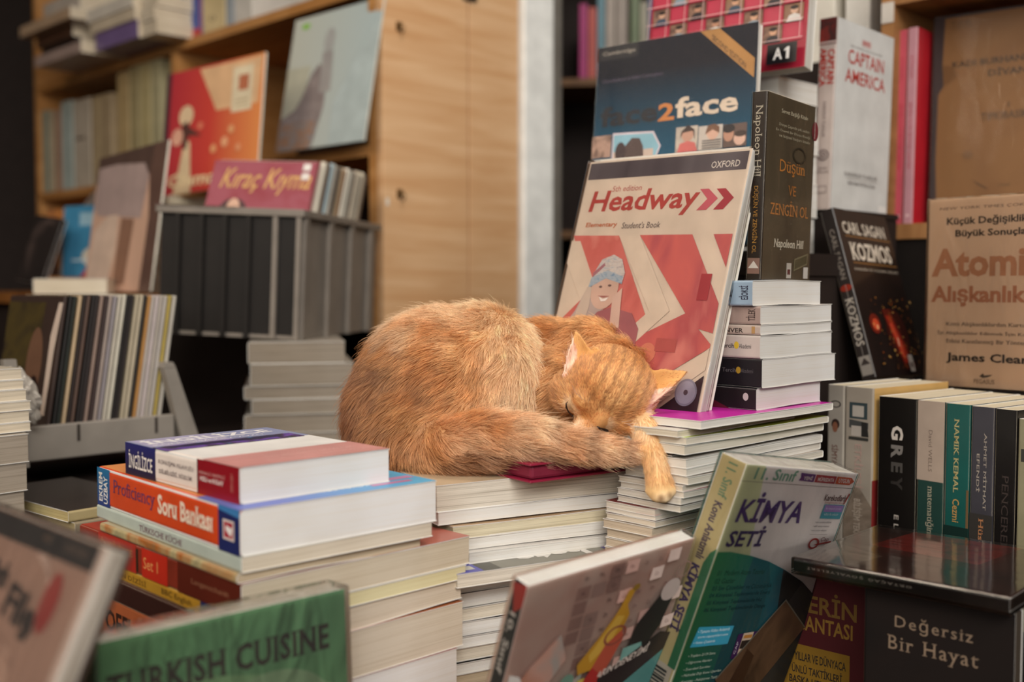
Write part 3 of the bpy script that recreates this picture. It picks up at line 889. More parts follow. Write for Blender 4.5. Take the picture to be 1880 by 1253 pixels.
for la, lb, t, du, side, yaw, k in (
    (0.27, 0.182, 0.0130, -3, 'A', 42.6, dict(label='thin grey green cookbook under the orange exam book', cover='#b9c2b4', spine='#b9c2b6', page=('#d9cdba', .5), spn=[('t', 'TÜRKISCHE KÜCHE', .25, .36, .75, .66, '#6a3a4a', {'serif': 1, 'rot': -90, 'bold': .01})])),
    (0.245, 0.176, 0.0080, -12, 'A', 43.5, dict(label='thin olive and tan book with frayed edges under the grey green cookbook', cover='#b8a98a', spine=photo(['#8c8262', '#b3a478', '#a8622c', '#7c7656'], 25), page=('#c9b79c', .9), warp=.0012)),
    (0.29, 0.230, 0.0250, -4, 'A', 44.2, dict(label='old red brown book with orange spine lettering in the front tower', cover='#b5402c', back='#c8b89a', spine=photo(['#6c2a1c', '#8c3424', '#7a2c20'], 14), page=('#cfc2ac', .35), front=[('r', 0, 0, 1, .55, '#b07a68'), ('r', .72, .0, 1, .5, '#b86a5a')],
        spn=[('r', 0, .60, 1, .86, '#b33226'), ('t', 'İNGİLİZCE', .52, .62, .86, .84, '#e09a52', {'rot': -90}), ('t', 'KURSU', .18, .66, .42, .84, '#d8683a', {'rot': -90}), ('r', .1, .585, .9, .60, '#3a2a1c'), ('r', .0, .40, 1, .56, '#c2301f'), ('t', 'Set 1', .3, .46, .7, .55, '#e8a060', {'rot': -90}), ('r', 0, 0, 1, .34, '#5e2418'), ('t', 'Langenscheidt', .4, .06, .62, .26, '#9a6a50', {'rot': -90})])),
    (0.285, 0.225, 0.0125, -4, 'A', 44.0, dict(label='thin yellow and navy spined book with pale yellow edges in the front tower', cover='#c9bfa0', spine='#b98a2e', page=('#ddd3a8', .25), spn=[('r', 0, 0, 1, .22, '#252b5a'), ('t', 'TELEVİZYON DİZİSİ', .3, .55, .75, .92, '#5a3a18', {'rot': -90}), ('t', 'BBC English', .25, .27, .75, .45, '#3a2818', {'rot': -90})])),
    (0.28, 0.222, 0.0200, -5, 'A', 44.6, dict(label='dark spined thick book with wavy cream edges in the front tower', cover='#8a6a58', spine='#3a211c', page=('#d6c8b4', .4), warp=.0015)),
    (0.275, 0.222, 0.0400, -4, 'A', 44.2, dict(label='thick orange brown test book with black lettering low in the front tower', cover='#b86a3e', spine='#b0603a', page=('#d2c5b2', .35), spn=[('t', 'TOEFL iBT', .25, .50, .75, .92, '#3a241c', {'rot': -90, 'bold': .03}), ('r', 0, .95, 1, 1, '#8a2a20')])),
    (0.275, 0.214, 0.0550, -6, 'A', 43.6, dict(label='thick white-edged book with a maroon spine low in the front tower', cover='#8a3a34', spine='#5a1c1c', page=('#dedad6', .2))),
    (0.28, 0.22, 0.0480, -4, 'A', 44.4, dict(label='cream-edged volume second from the foot of the front tower', cover='#8a6a58', spine='#4a2c24', page=PC)),
    (0.28, 0.22, 0.0280, -4, 'A', 44.0, dict(label='cream-edged volume at the foot of the front tower', cover='#6a5a48', spine='#3a2c24', page=PC))):
    lab = k.pop('label')
    if z - t < TABLE: t = z - TABLE
    flat('book', lab, nc_at(440 + du, 0.8071), z, la, lb, t - 0.0003, side, yaw, group=TA, **k)
    z -= t

# ------------------------------------------------------------------ tower B: the pile the cat sleeps on
ZB = 1.068
TB = 'pile of books the cat sleeps on'
z = ZB
DB_ = 0.990
PB = ('#ddd4c4', 0.85)
PB2 = ('#e2dfd8', 0.4)
specB = [
    (0.23, 0.222, 0.0250, 0, 'D', 0.0, '#c8b090', PB, 'cream-edged thick book directly under the cat'),
    (0.22, 0.224, 0.0125, 3, 'D', 0.0, '#dcdcd8', ('#e4e2dc', .15), 'white-edged book second in the pile under the cat'),
    (0.21, 0.198, 0.0125, 30, 'D', 0.5, '#b89a78', ('#ddd2b4', .75), 'yellowish-edged book third in the pile under the cat'),
    (0.21, 0.196, 0.0120, 24, 'D', -0.5, '#d5d0c8', PB2, 'white-edged book fourth in the pile under the cat'),
    (0.20, 0.172, 0.0110, 60, 'D', 0.0, '#d5d0c8', PB2, 'short white-edged book fifth in the pile under the cat')]
for la, lb, t, du, side, dy, c, pg, lab in specB:
    flat('book', lab, nc_at(800 + du, DB_), z, la, lb, t - 0.0003, side, 28 + dy, cover=c, page=pg, group=TB, warp=.0007)
    z -= t
flat('magazine', 'thick magazine with a grey, purple and white cover showing in the pile under the cat', nc_at(838, DB_ - .035), z, 0.215, 0.226, 0.0125, 'D', 29, cover='#6a6862', page=PB, group=TB, cat='magazine',
     front=[('r', .78, 0, 1, 1, '#7d7a6e'), ('r', .80, .74, 1, 1, '#4a3f8a'), ('r', .76, .0, 1, .12, '#5a58a8'), ('r', .76, .12, 1, .2, '#4a483f'), ('t', 'hate', .80, .32, .96, .66, '#dcd8d0', {'rot': -90, 'bold': .04}), ('r', .9, .05, .96, .1, '#c8c4b8')])
z -= 0.0128
bands = [(0.0160, '#d0ccc2', -4, 'white'), (0.0130, '#26221f', 0, 'white'), (0.0125, '#cfc9bf', 2, 'cream'), (0.0145, '#262220', -2, 'white'), (0.0110, '#2a2624', 0, 'white'),
         (0.0125, '#c9c2b4', -5, 'cream'), (0.0110, '#1f1c1a', 2, 'white'), (0.0130, '#c2b7a4', 0, 'tan'), (0.0110, '#2a2522', 4, 'cream'), (0.0120, '#b5a894', -3, 'tan'), (0.0105, '#24201d', 2, 'cream'), (0.0120, '#c9c2b4', 0, 'cream'), (0.0300, '#8c7c6a', 0, 'tan'), (0.0300, '#8c7c6a', 2, 'tan'), (0.0300, '#8c7c6a', -2, 'tan')]
nB = 0
NTH = ['first', 'second', 'third', 'fourth', 'fifth', 'sixth', 'seventh', 'eighth', 'ninth', 'tenth', 'eleventh', 'twelfth', 'thirteenth', 'fourteenth', 'fifteenth', 'sixteenth', 'seventeenth', 'eighteenth', 'nineteenth', 'twentieth', 'twenty-first', 'twenty-second', 'twenty-third', 'twenty-fourth', 'twenty-fifth']
while z > TABLE + 0.004:
    t, c, du, pn_ = bands[min(nB, len(bands) - 1)]
    t = min(t, z - TABLE)
    pg = {'white': ('#e4e1da', .35), 'cream': ('#ddd3c0', .7), 'tan': ('#cbb99c', .7)}[pn_]
    lab = '%s-edged book with a %s cover, %s below the grey and purple magazine' % (pn_, 'black' if c in ('#26221f', '#262220', '#2a2624', '#1f1c1a', '#2a2522', '#24201d') else 'pale', NTH[nB])
    flat('book', lab, nc_at(815 + du * 1.5, DB_ - .005), z, 0.2, 0.23, t - 0.0003, 'D', 29 + random.uniform(-.6, .6), cover=c, page=pg, group=TB, warp=.0006, pins=.0015)
    z -= t; nB += 1

# the maroon notebook under the tail
nb = empty('notebook', (0.0169, 0.998, ZB + 0.0001), (0, 0, math.radians(36)))
tag(nb, 'maroon leather notebook with rounded corners under the tail of the cat', 'notebook')
MAR = mat('#8c1f3a', 0.32, 0.45)
boxes('cover', [((0, 0, 0.0), (0.137, 0.19, 0.0022)), ((0, 0, 0.0158), (0.132, 0.19, 0.018))], MAR, nb, bevel=0.001)
boxes('page_block', [((0.004, 0.004, 0.0024), (0.129, 0.187, 0.0156))], mat('#7d2238', 0.5, 0.3), nb, bevel=0.003)

# ------------------------------------------------------------------ tower D: magazines and thin books right of the cat, and tower C on it
DD = 0.985
ZD = 1.127
TD = 'pile of magazines between the cat and the white chemistry box'
specD = [
    (0.30, 0.235, 0.0095, 1289, 'C', 0.0, '#c02a9a', ('#e2ddd6', .3), 'white-edged magazine with a bright magenta cover on top of the right pile'),
    (0.24, 0.205, 0.0080, 1246, 'C', 1.0, '#cfc8bc', ('#d8cdb8', .8), 'thin grey book just under the magenta magazine'),
    (0.30, 0.245, 0.0085, 1262, 'C', -1.0, '#a8b83a', ('#ded6c6', .5), 'magazine with a lime green cover in the right pile'),
    (0.29, 0.245, 0.0105, 1259, 'C', 0.0, '#bdb6a8', ('#dcd4c4', .7), 'cream-edged magazine under the lime green one'),
    (0.26, 0.200, 0.0040, 1236, 'C', 3.0, '#2a2522', ('#4a423c', .6), 'thin black booklet in the right pile'),
    (0.27, 0.240, 0.0105, 1262, 'C', 0.0, '#c9c2b8', ('#e2ddd4', .6), 'white-edged book under the thin black booklet'),
    (0.27, 0.240, 0.0090, 1263, 'C', 0.6, '#c9c2b8', ('#e0dad0', .6), 'white-edged book fifth from the lime green magazine'),
    (0.27, 0.235, 0.0090, 1266, 'C', -.5, '#b9ac9c', ('#ddd5c6', .8), 'tan-sided book in the middle of the right pile'),
    (0.27, 0.235, 0.0070, 1256, 'C', 0.8, '#c9bdb0', ('#dcd2c2', .8), 'thin cream book above the red edged one'),
    (0.26, 0.235, 0.0075, 1258, 'C', 0.0, '#b8453c', ('#ddd5c8', .6), 'thin book with a red cover in the right pile'),
    (0.26, 0.235, 0.0080, 1253, 'C', 0.4, '#c9c0b4', ('#dfd8cc', .7), 'thin pale book under the red covered one'),
    (0.26, 0.235, 0.0070, 1252, 'C', -.4, '#c9c0b4', ('#dcd4c6', .7), 'thin pale book at the height of the paw tip'),
    (0.27, 0.240, 0.0080, 1205, 'C', 0.0, '#7a2c28', ('#dcd2c4', .7), 'thin book with a dark red cover below the paw'),
    (0.27, 0.240, 0.0060, 1206, 'C', 0.5, '#c24a42', ('#dcd2c4', .7), 'thin book with a red edge below the paw'),
    (0.27, 0.240, 0.0070, 1206, 'C', 0.0, '#c9b8a8', ('#d6c9b6', .7), 'thin tan book below the red edged pair')]
z = ZD
for la, lb, t, u, side, dy, c, pg, lab in specD:
    t *= 0.84
    la = (0.16 if z > 1.12 else (0.05 if u == 1246 else 0.10)) if z > 1.078 else (0.075 if u > 1240 else 0.06)
    flat('magazine' if 'magazine' in lab else 'book', lab, nc_at(u, DD if u > 1240 else 1.0), z, la, lb, t - 0.0003, side, 44.5 + dy, cover=c, page=pg, group=TD, warp=.0005, cat='magazine' if 'magazine' in lab else 'book')
    z -= t
nD = 0
nth = NTH
while z > TABLE + 0.004:
    t = min((0.009, 0.011, 0.013, 0.03)[min(nD // 4, 3)], z - TABLE)
    flat('book', 'thin brown-sided book, %s below the tan one at the foot of the right pile' % nth[nD], nc_at(1200 + (nD * 7) % 9, 1.0), z, 0.06, 0.24, t - 0.0003, 'C', 44.5, cover='#9a8672', page=('#c9b8a2', .8), group=TD)
    z -= t; nD += 1

TC = 'pile of white test books behind the magenta magazine'
DC = 1.07
z = ZD + 0.1281
specC = [
    (0.195, 0.132, 0.0252, 1393, '#8fa3b4', 'blue grey spined test book on top of the white pile', [('t', 'TİLKİ', .2, .12, .8, .2, '#3a3a48', {'rot': 90, 'bold': .02}), ('t', 'EİOKSİ', .25, .025, .8, .08, '#2f3040', {'rot': 0, 'bold': .02})], '#b3bcc4'),
    (0.195, 0.140, 0.0185, 1408, '#a08a80', 'brown grey spined test book second in the white pile', [('t', 'TİLEK', .2, .03, .85, .085, '#4a3c38', {'bold': .02})], '#b0a49a'),
    (0.195, 0.140, 0.0102, 1408, '#b9a79a', 'thin beige spined book with dark capitals in the white pile', [('t', 'ÜNVER', .2, .10, .75, .24, '#3a302e', {'rot': -90, 'bold': .02}), ('r', .15, .03, .85, .05, '#b08a5a')], '#d8c8a8'),
    (0.20, 0.141, 0.0232, 1408, '#c2b5ac', 'white spined book with a small yellow emblem in the white pile', [('t', 'Tercih', .42, .15, .62, .23, '#4a4444', {'rot': -90, 'bold': .02}), ('e', .55, .135, .16, .014, '#d8b53a'), ('t', 'Akademi', .42, .05, .62, .12, '#4a4444', {'rot': -90})], '#d8d4ce'),
    (0.20, 0.145, 0.0290, 1412, '#1c1a1e', 'thick black spined book with faint lettering in the white pile', [('t', 'Tercih', .5, .15, .64, .23, '#6a6668', {'rot': -90}), ('e', .58, .135, .12, .014, '#a8862e'), ('t', 'Akademi', .5, .05, .64, .12, '#5a5658', {'rot': -90})], '#24222a'),
    (0.20, 0.125, 0.0220, 1402, '#1e1a1c', 'black spined book with a dark red mark at the foot of the white pile', [('p', [(.0, .15), (.6, .32), (.2, .32), (0, .28)], '#5a1a2a'), ('e', .6, .06, .18, .016, '#b8b0ac')], '#26222a')]
for la, lb, t, u, c, lab, pr, fr in specC:
    flat('book', lab, nc_at(u - 12, DC), z, la, lb, t - 0.0003, 'A', 45, cover=fr, spine=c, page=('#e4e1dc', .12), spn=pr, group=TC, warp=.0006)
    z -= t
# ------------------------------------------------------------------ books standing on and behind the right piles
FILM = wrap_mat(0.9, 0.35, 30)
FILM2 = wrap_mat(1.3, 0.9, 55, 0.03)
CREAM = '#d8c4b0'
REDP = photo(['#bc6058', '#d0746a', '#c66a60', '#dc9484'], 22, 3, (1, 1, .6))
REDQ = photo(['#a5505a', '#cc6a62', '#b85c5c', '#d8887c'], 18, 3, (1, 1, .5))
hw = book('textbook', 'large course book with red picture panels and a woman in a hat, behind the cat', 0.219, 0.276, 0.010, (0.0284, 1.2103, 1.1275), -45.56, -17.0, 0.95,
    cover=CREAM, spine='#c9b09c', page=('#e6e3dc', .2), cat='book', cov_rough=0.3, wrap=wrap_mat(0.7, .25, 22), wrap_pad=0.0022,
    front=[('r', .015, .920, .985, .992, photo(['#4a4044', '#5e5456', '#6c6264'], 12, 2, (2, 1, .4))), ('t', 'OXFORD', .786, .933, .946, .960, '#d5c8bc', {'bold': .015}),
           ('t', 'Headway', .062, .752, .74, .868, '#b04a44', {'shear': .14, 'bold': .022}), ('t', '5th edition', .20, .862, .39, .886, '#b8645c', {'shear': .1}),
           ('p', [(.75, .852), (.80, .852), (.862, .812), (.808, .768), (.752, .768), (.803, .812)], '#c4606a'), ('p', [(.845, .850), (.895, .850), (.95, .812), (.902, .768), (.848, .768), (.895, .812)], '#a84048'),
           ('t', 'Elementary', .072, .708, .28, .733, '#c0663e', {'bold': .012, 'shear': .1}), ('t', "Student's Book", .315, .704, .555, .730, '#6a5a58', {'shear': .1}),
           ('p', [(.004, .679), (.312, .675), (.60, .335), (.69, .376), (.465, .27), (.34, .12), (.26, 0), (.015, 0), (.015, .30), (.19, .44)], REDP),
           ('p', [(.20, .468), (.0, .66), (.0, .60), (.14, .42)], CREAM), ('p', [(.0, .655), (.06, .655), (.32, .36), (.25, .30), (.0, .56)], CREAM),
           ('p', [(.445, .675), (.760, .673), (.985, .41), (.985, .30), (.903, .313), (.813, .369)], REDQ),
           ('p', [(.881, .672), (.985, .672), (.985, .545)], REDQ),
           ('p', [(.559, .27), (.813, .369), (.903, .313), (.985, .26), (.985, .246), (.627, .06), (.53, .12)], REDQ),
           ('p', [(.312, .675), (.445, .675), (.72, .376), (.48, .19), (.43, .245), (.60, .372)], CREAM),
           ('p', [(.985, .246), (.985, .165), (.72, .0), (.60, .0)], CREAM),
           ('p', [(.767, .005), (.985, .005), (.985, .145)], '#3a2c34'), ('e', .905, .078, .060, .050, '#8f8c9c'), ('e', .905, .078, .052, .042, '#a8a4b4'), ('e', .905, .078, .012, .010, '#5a4a54'),
           ('e', .64, .21, .05, .04, '#d08068'), ('r', .68, .22, .80, .27, '#b85e58'), ('r', .86, .42, .92, .52, '#a84044'),
           # the woman in the knitted hat
           ('p', [(.17, .44), (.13, .36), (.08, .30), (.10, .22), (.30, .22), (.32, .36)], '#b8a49c'), ('p', [(.20, .28), (.28, .36), (.36, .38), (.50, .36), (.56, .30), (.56, .10), (.10, .10)], '#a8686a'),
           ('e', .295, .455, .088, .085, '#d0ae9c'), ('p', [(.19, .46), (.205, .52), (.24, .575), (.31, .595), (.37, .575), (.405, .52), (.40, .49), (.29, .515)], photo(['#a89c9c', '#cfc2b8', '#9fa6b0'], 120, 2, (1, 1, 3))),
           ('p', [(.185, .455), (.195, .50), (.29, .530), (.398, .505), (.400, .475), (.29, .497)], photo(['#7f98ac', '#b0b4b8', '#6f8aa2'], 120, 2, (1, 1, 3))), ('p', [(.20, .50), (.27, .55), (.26, .56), (.20, .52)], '#a8747a'),
           ('p', [(.18, .46), (.21, .46), (.22, .38), (.20, .30), (.14, .27), (.14, .36)], '#c8b4a4'), ('e', .325, .468, .011, .0045, '#7a625c'), ('e', .268, .462, .011, .0045, '#7a625c'), ('p', [(.27, .422), (.30, .412), (.335, .420), (.32, .405), (.29, .402)], '#e8dcd4'), ('p', [(.26, .425), (.34, .425), (.30, .418)], '#a86a64'),
           ('p', [(.36, .42), (.41, .46), (.42, .40), (.44, .30), (.38, .30)], '#d0b0a0')])
wb = book('textbook', 'thin workbook with an orange top strip and yellow edge behind the course book', 0.214, 0.280, 0.0078, (0.0284 + .0113 * .707 + .0045, 1.2103 + .0113 * .707 + .002, 1.1278), -45.56, -17.0, 0.95,
    cover='#c8501f', spine='#d8cfc0', back='#d8a838', page=('#e6e0d2', .3), group=None, front=[('r', 0, .988, 1, 1, '#ddd5ca')], ins=.001)

# the dark blue course book above
TEAL = grad('#20232f', '#1f4a5e', 2, .15, .26, .3, coat=.2)
TEAL = grad('#1b4a60', '#181820', 2, .125, .235, .6)
PH = photo(['#5a3a30', '#b88c74', '#2a2020', '#a86a5a'], 60)
book('textbook', 'dark blue course book with a gold corner ribbon, standing above the red course book', 0.219, 0.276, 0.013, (0.0948, 1.4122, 1.2912), -32.61, -10.54, -2.0,
    cover=TEAL, spine='#1f4456', page=('#e4e0d8', .2), cat='book', wrap=wrap_mat(0.06, .2, 26), wrap_pad=0.002, ins=.0008, cov_rough=.5,
    front=[('r', 0, .0, 1, .01, '#1f4456'), ('p', [(.655, .998), (.772, .998), (.985, .835), (.985, .745)], '#a0703a'),
           ('t', 'SECOND EDITION', .728, .950, .935, .978, '#241b18', {'slope': -.966, 'bold': .01}), ('p', [(0, .93), (.27, .93), (.27, 1), (0, 1)], '#17161b'), ('t', 'Cambridge', .035, .950, .25, .975, '#8f8478', {'bold': .01}),
           ('t', 'Chris Redston & Gillie Cunningham', .045, .815, .435, .836, '#5a4c5e'),
           ('t', 'face', .045, .602, .415, .700, '#17151a', {'bold': .03}), ('t', '2', .418, .598, .520, .682, '#b87038', {'bold': .03}), ('t', 'face', .525, .602, .902, .700, '#c8b29c', {'bold': .03}),
           ('r', .0, .455, .125, .562, photo(['#3a2a24', '#a88674', '#2a2020'], 50)), ('p', [(.134, .44), (.134, .568), (.397, .556), (.447, .483), (.425, .44)], '#c8b8bc'), ('p', [(.142, .44), (.142, .558), (.39, .547), (.436, .483), (.415, .44)], '#7fa8b4'), ('r', .142, .44, .40, .475, '#c0a898'),
           ('p', [(.21, .44), (.22, .50), (.26, .535), (.31, .53), (.335, .49), (.34, .44)], '#4a3834'), ('e', .19, .47, .035, .05, '#3a2a2a'),
           ('r', .538, .44, .671, .558, photo(['#8a8078', '#b8a898', '#7a6a60'], 30)), ('e', .61, .52, .036, .034, '#b88a74'), ('p', [(.57, .535), (.61, .565), (.65, .54), (.655, .49), (.64, .535), (.58, .53), (.565, .5)], '#3a2822'), ('p', [(.55, .44), (.565, .48), (.61, .49), (.655, .48), (.672, .44)], '#c0605a'),
           ('r', .676, .44, .819, .550, '#b5a89c'), ('e', .76, .515, .036, .032, '#c49a84'), ('p', [(.715, .51), (.73, .55), (.77, .556), (.80, .54), (.80, .51), (.76, .53)], '#6a4834')] +
          [('r', .70, .445 + .011 * i, .812, .450 + .011 * i, '#2a2424') for i in range(4)] +
          [('r', .824, .44, .96, .545, '#5a463e'), ('e', .855, .50, .030, .034, '#b08068'), ('e', .855, .525, .036, .02, '#241c1c'), ('e', .92, .475, .034, .03, '#c8a08c'), ('e', .925, .497, .036, .014, '#3a2a24')])

# plinth behind, carrying the dark blue book and the white pile
pl = tag(empty('plinth', (0, 0, 0), (0, 0, math.radians(45))), 'dark wooden plinth hidden behind the course books', 'plinth')
boxes('plinth_body', [((1.085, 0.70, 0.0), (1.350, 0.925, 1.262))], DARK, pl)
boxes('plinth_top', [((1.08, 0.697, 1.2625), (1.353, 0.93, 1.29))], DARK, pl)
WPG = 'white books under the red picture grid book'
z = 1.2905
for i, (lab, t) in enumerate((('white book at the foot of the pile behind the dark blue course book', .05), ('white book second from the foot behind the dark blue course book', .045), ('white book third from the foot behind the dark blue course book', .04),
               ('white book low in the visible pile under the red grid book', .034), ('white book in the middle of the pile under the red grid book', .032), ('white book directly under the red grid book', .029))):
    z += t
    flat('book', lab, nc_at(1424 + (-3, 2, 0, 3, -2, 0)[i], 1.42), z, 0.20, 0.10, t - .0004, 'D', 45, cover='#cfcac2', page=('#dedad2', .3), group=WPG, warp=.0006)
# the red picture grid book
grid = [('r', 0, 0, 1, 1, '#9c2234')]
cells = [['#6a4434', None, '#2a2024', None, '#a87a4e'], [None, '#8a6a4c', None, '#4a3a3a', None], ['#3a2c2c', None, '#5a4a40', None, '#c0a07a'], [None, '#2c2420', None, '#a8745c', None], ['#6c4a3a', None, '#3a3030', None, '#b08c64']]
skin = ['#c89878', '#b8866a', '#c49a80']
for r_ in range(11):
    for c_ in range(8):
        u0, v0 = .02 + c_ * .1205, .118 + r_ * .0795
        if (r_ + c_) % 2 == 0:
            k = ['#6a4434', '#2a2024', '#a87a4e', '#8a6a4c', '#3a2c2c', '#c0a07a', '#4a3a3a'][(r_ * 3 + c_) % 7]
            grid += [('r', u0, v0, u0 + .114, v0 + .0745, photo([k, '#8a6a58', k], 45)), ('e', u0 + .06, v0 + .048, .021, .016, skin[(r_ + c_) % 3]), ('e', u0 + .06, v0 + .059, .024, .009, '#2a1e1a'),
                     ('p', [(u0 + .015, v0), (u0 + .03, v0 + .026), (u0 + .06, v0 + .034), (u0 + .09, v0 + .026), (u0 + .108, v0)], ['#3a4858', '#c8c0b8', '#2a2428', '#7a8a94'][(r_ * 2 + c_) % 4])]
        else:
            grid += [('r', u0, v0, u0 + .114, v0 + .0745, '#b03448')]
for i in range(9):
    grid += [('r', .015 + i * .1205, .113, .0185 + i * .1205, 1, '#d0a8a4')]
for i in range(12):
    grid += [('r', .0, .1135 + i * .0795, 1, .1165 + i * .0795, '#d0a8a4')]
grid += [('r', .80, .012, .975, .098, '#171417'), ('t', 'A', .838, .03, .892, .080, '#e0dad4', {'bold': .03}), ('p', [(.914, .03), (.932, .03), (.932, .080), (.919, .080), (.902, .070), (.902, .062), (.914, .068)], '#e0dad4')]
book('textbook', 'red course book with a grid of small portrait pictures above the dark blue one', 0.232, 0.30, 0.022, (0.362 - 0.232 * .766, 1.37 + 0.232 * .643, 1.5215), -40, -7, 0,
    cover='#9c2234', spine='#8a2030', page=('#d8d4cc', .7), front=grid, cat='book')
# pale volumes stacked behind the red grid book (upper right)
book('book', 'pale volume with ribbed grey edges beside the shelf post at the top', 0.16, 0.24, 0.05, (0.5137, 1.75, 1.6003), 50, -3, 0, cover='#cfc8ba', page=('#c9c4b4', .9), group='pale volumes by the post')
book('book', 'pale volume right behind the white comic book near the shelf post', 0.16, 0.25, 0.04, (0.5545, 1.72, 1.6003), 50, 0, 0, cover='#d5cfc4', page=('#c9c4b4', .9), group='pale volumes by the post')
rs = tag(empty('riser_box', (0, 0, 0), (0, 0, math.radians(45))), 'dark tall box carrying the white comic book', 'box')
boxes('box_body', [((1.36, 0.737, 0.0), (1.53, 0.80, 1.345))], DARK, rs)
boxes('box_lid', [((1.358, 0.735, 1.3455), (1.532, 0.803, 1.353))], DARK, rs)
rs2 = tag(empty('riser_box', (0, 0, 0), (0, 0, math.radians(45))), 'dark narrow box behind the white comic book carrying pale volumes', 'box')
boxes('box_body', [((1.565, 0.805, 0.0), (1.84, 0.99, 1.60))], DARK, rs2)

# black-brown paperback standing on the white pile
OLIVE = photo(['#3c3428', '#5a4e3c', '#4a4030'], 9, 3, (1, 1, .5))
s = .9
book('paperback', 'dark olive paperback with gold title standing on the white pile', 0.1369 * s, 0.2088 * s, 0.0165, (0.2783 * s, 1.2278 * s, 1.2563), 52.59, 1.5, .22, cover=OLIVE, spine='#2e251e', back='#2a231c', page=('#cfc4b0', .6), cat='book', wrap=wrap_mat(.3, .4, 40), wrap_pad=.0008,
    front=[('t', 'Servet Başlığı Kitabı', .29, .905, .84, .935, '#cfc4a8', {'bold': .01}), ('t', 'Dünya Çapında çok satılan', .25, .835, .88, .855, '#c2b89c'), ('t', 'En Önemli Bir Dünya Klasiği', .19, .805, .9, .825, '#c2b89c'), ('t', 've kişisel başarı kitabı', .25, .775, .9, .795, '#c2b89c'),
           ('t', 'Düşün', .29, .575, .82, .66, '#c8823e', {'serif': 1}), ('t', 'VE', .475, .47, .64, .525, '#c07a3a', {'serif': 1}), ('t', 'ZENGİN OL', .13, .355, .92, .44, '#c8823e', {'serif': 1}), ('t', 'Napoleon Hill', .22, .165, .84, .225, '#d8ceb8', {'serif': 1, 'bold': .02, 'shear': .1}),
           ('r', .50, .01, .60, .095, '#bdb4a8'), ('r', .52, .03, .58, .06, '#5a2a2a'), ('p', [(.65, .05), (.94, .09), (.95, .155), (.66, .12)], '#7a7458'), ('p', [(.665, .06), (.925, .097), (.935, .145), (.675, .112)], '#4e4a34'), ('r', .86, .01, .96, .075, '#ddd8d0'),
           ('ring', .68, .70, .14, .045, .8, '#3a3428'), ('e', 1.0, .86, .07, .055, '#7a2c34')],
    spn=[('t', 'Napoleon Hill', .15, .55, .75, .93, '#b5aa96', {'serif': 1, 'rot': -90}), ('t', 'DÜŞÜN VE ZENGİN OL', .28, .14, .72, .50, '#b8863e', {'serif': 1, 'rot': -90}), ('r', .1, .03, .9, .115, '#8a6a5c'), ('p', [(.5, .1), (.85, .06), (.15, .06)], '#d5cabc')])

# the white comic book
s = 1.22
book('paperback', 'white comic book with a big red block title standing beside the pink books', 0.1343 * s, 0.2105 * s, 0.0207 * s, (0.3506 * s, 1.2151 * s, 1.3532), 44.82, 1.0, 1.25, cover='#d6d6d2', spine='#b5a59c', page=('#d8d4ca', .4), cat='book', cov_rough=.3, coat=.2,
    front=[('r', .43, .895, .59, .93, '#c8a8a4'), ('t', 'MARVEL', .45, .905, .57, .922, '#b84a44', {'bold': .02}), ('t', 'BİR MARVEL ÇİZGİ ROMANI', .245, .868, .785, .888, '#8a8480', {'slope': 0}),
           ('t', 'CAPTAIN', .205, .782, .83, .858, '#b8352c', {'bold': .012}), ('t', 'AMERICA', .165, .682, .865, .755, '#b8352c', {'bold': .012}),
           ('t', 'KARANLIK PLANLAR', .222, .19, .80, .212, '#8a8480', {'bold': .02}), ('r', .25, .178, .80, .181, '#a09890'), ('t', 'DEVAM PETRUCHA', .28, .145, .77, .165, '#8a8480', {'bold': .02}), ('r', .834, .005, .985, .055, '#ece8e2')],
    spn=[('r', 0, .862, 1, 1, photo(['#7a2420', '#3a2a28', '#8a3028'], 40)), ('r', .0, .868, 1, .878, '#b8a49c'), ('t', 'CAPTAIN', .53, .655, .95, .835, '#a8342c', {'rot': -90, 'bold': .03}), ('t', 'AMERICA', .08, .645, .47, .845, '#a8342c', {'rot': -90, 'bold': .03}),
         ('t', 'KARANLIK PLANLAR', .36, .38, .56, .565, '#6a5a56', {'rot': -90}), ('ring', .5, .285, .33, .03, .75, '#5a4a48'), ('ring', .5, .285, .16, .015, .5, '#5a4a48'), ('t', 'DEVAM', .25, .21, .75, .222, '#6a5a56'), ('t', 'PETRUCHA', .15, .19, .85, .203, '#6a5a56'), ('r', .22, .085, .78, .125, '#8f807a'), ('r', .28, .092, .72, .118, '#b5a59c')])

# ------------------------------------------------------------------ right bookcase
RB0 = Vector((0.5665, 1.6392, 0))
rb = tag(empty('bookcase', RB0, (0, 0, math.radians(-45))), 'wooden bookcase at the edge with the brown parcel-paper volume inside', 'bookcase')
WR = wood('#8a5f38', '#a5764a', 0.5, (20, 3, 3), 1.5)
WRV = wood('#8a5f38', '#a5764a', 0.5, (3, 3, 20), 1.5)
boxes('side_panel', [((-0.022, 0.0, 0.0), (-0.002, 0.30, 2.3))], WRV, rb)
boxes('side_panel', [((0.80, 0.0, 0.0), (0.82, 0.30, 2.3))], WRV, rb)
for z, x0 in ((1.3417, -0.0015), (1.687, -0.0015), (0.905, -0.0015)):
    boxes('shelf', [((x0, 0.0, z - 0.0225), (0.7995, 0.298, z))], WR, rb)
boxes('shade_board', [((-0.0015, 0.004, 0.9055), (0.7995, 0.012, 1.3185))], mat('#1c1714', 0.8, .1), rb)  # dark sheet added so that the lower compartment looks unlit
boxes('back_panel', [((-0.02, 0.3005, 0.0), (0.82, 0.31, 2.3))], mat('#2a2522', 0.7), rb)
o = boxes('price_tape', [((-0.0215, -0.0012, 1.64), (-0.0025, -0.0002, 1.67))], mat('#c9c0b4', .4), rb)

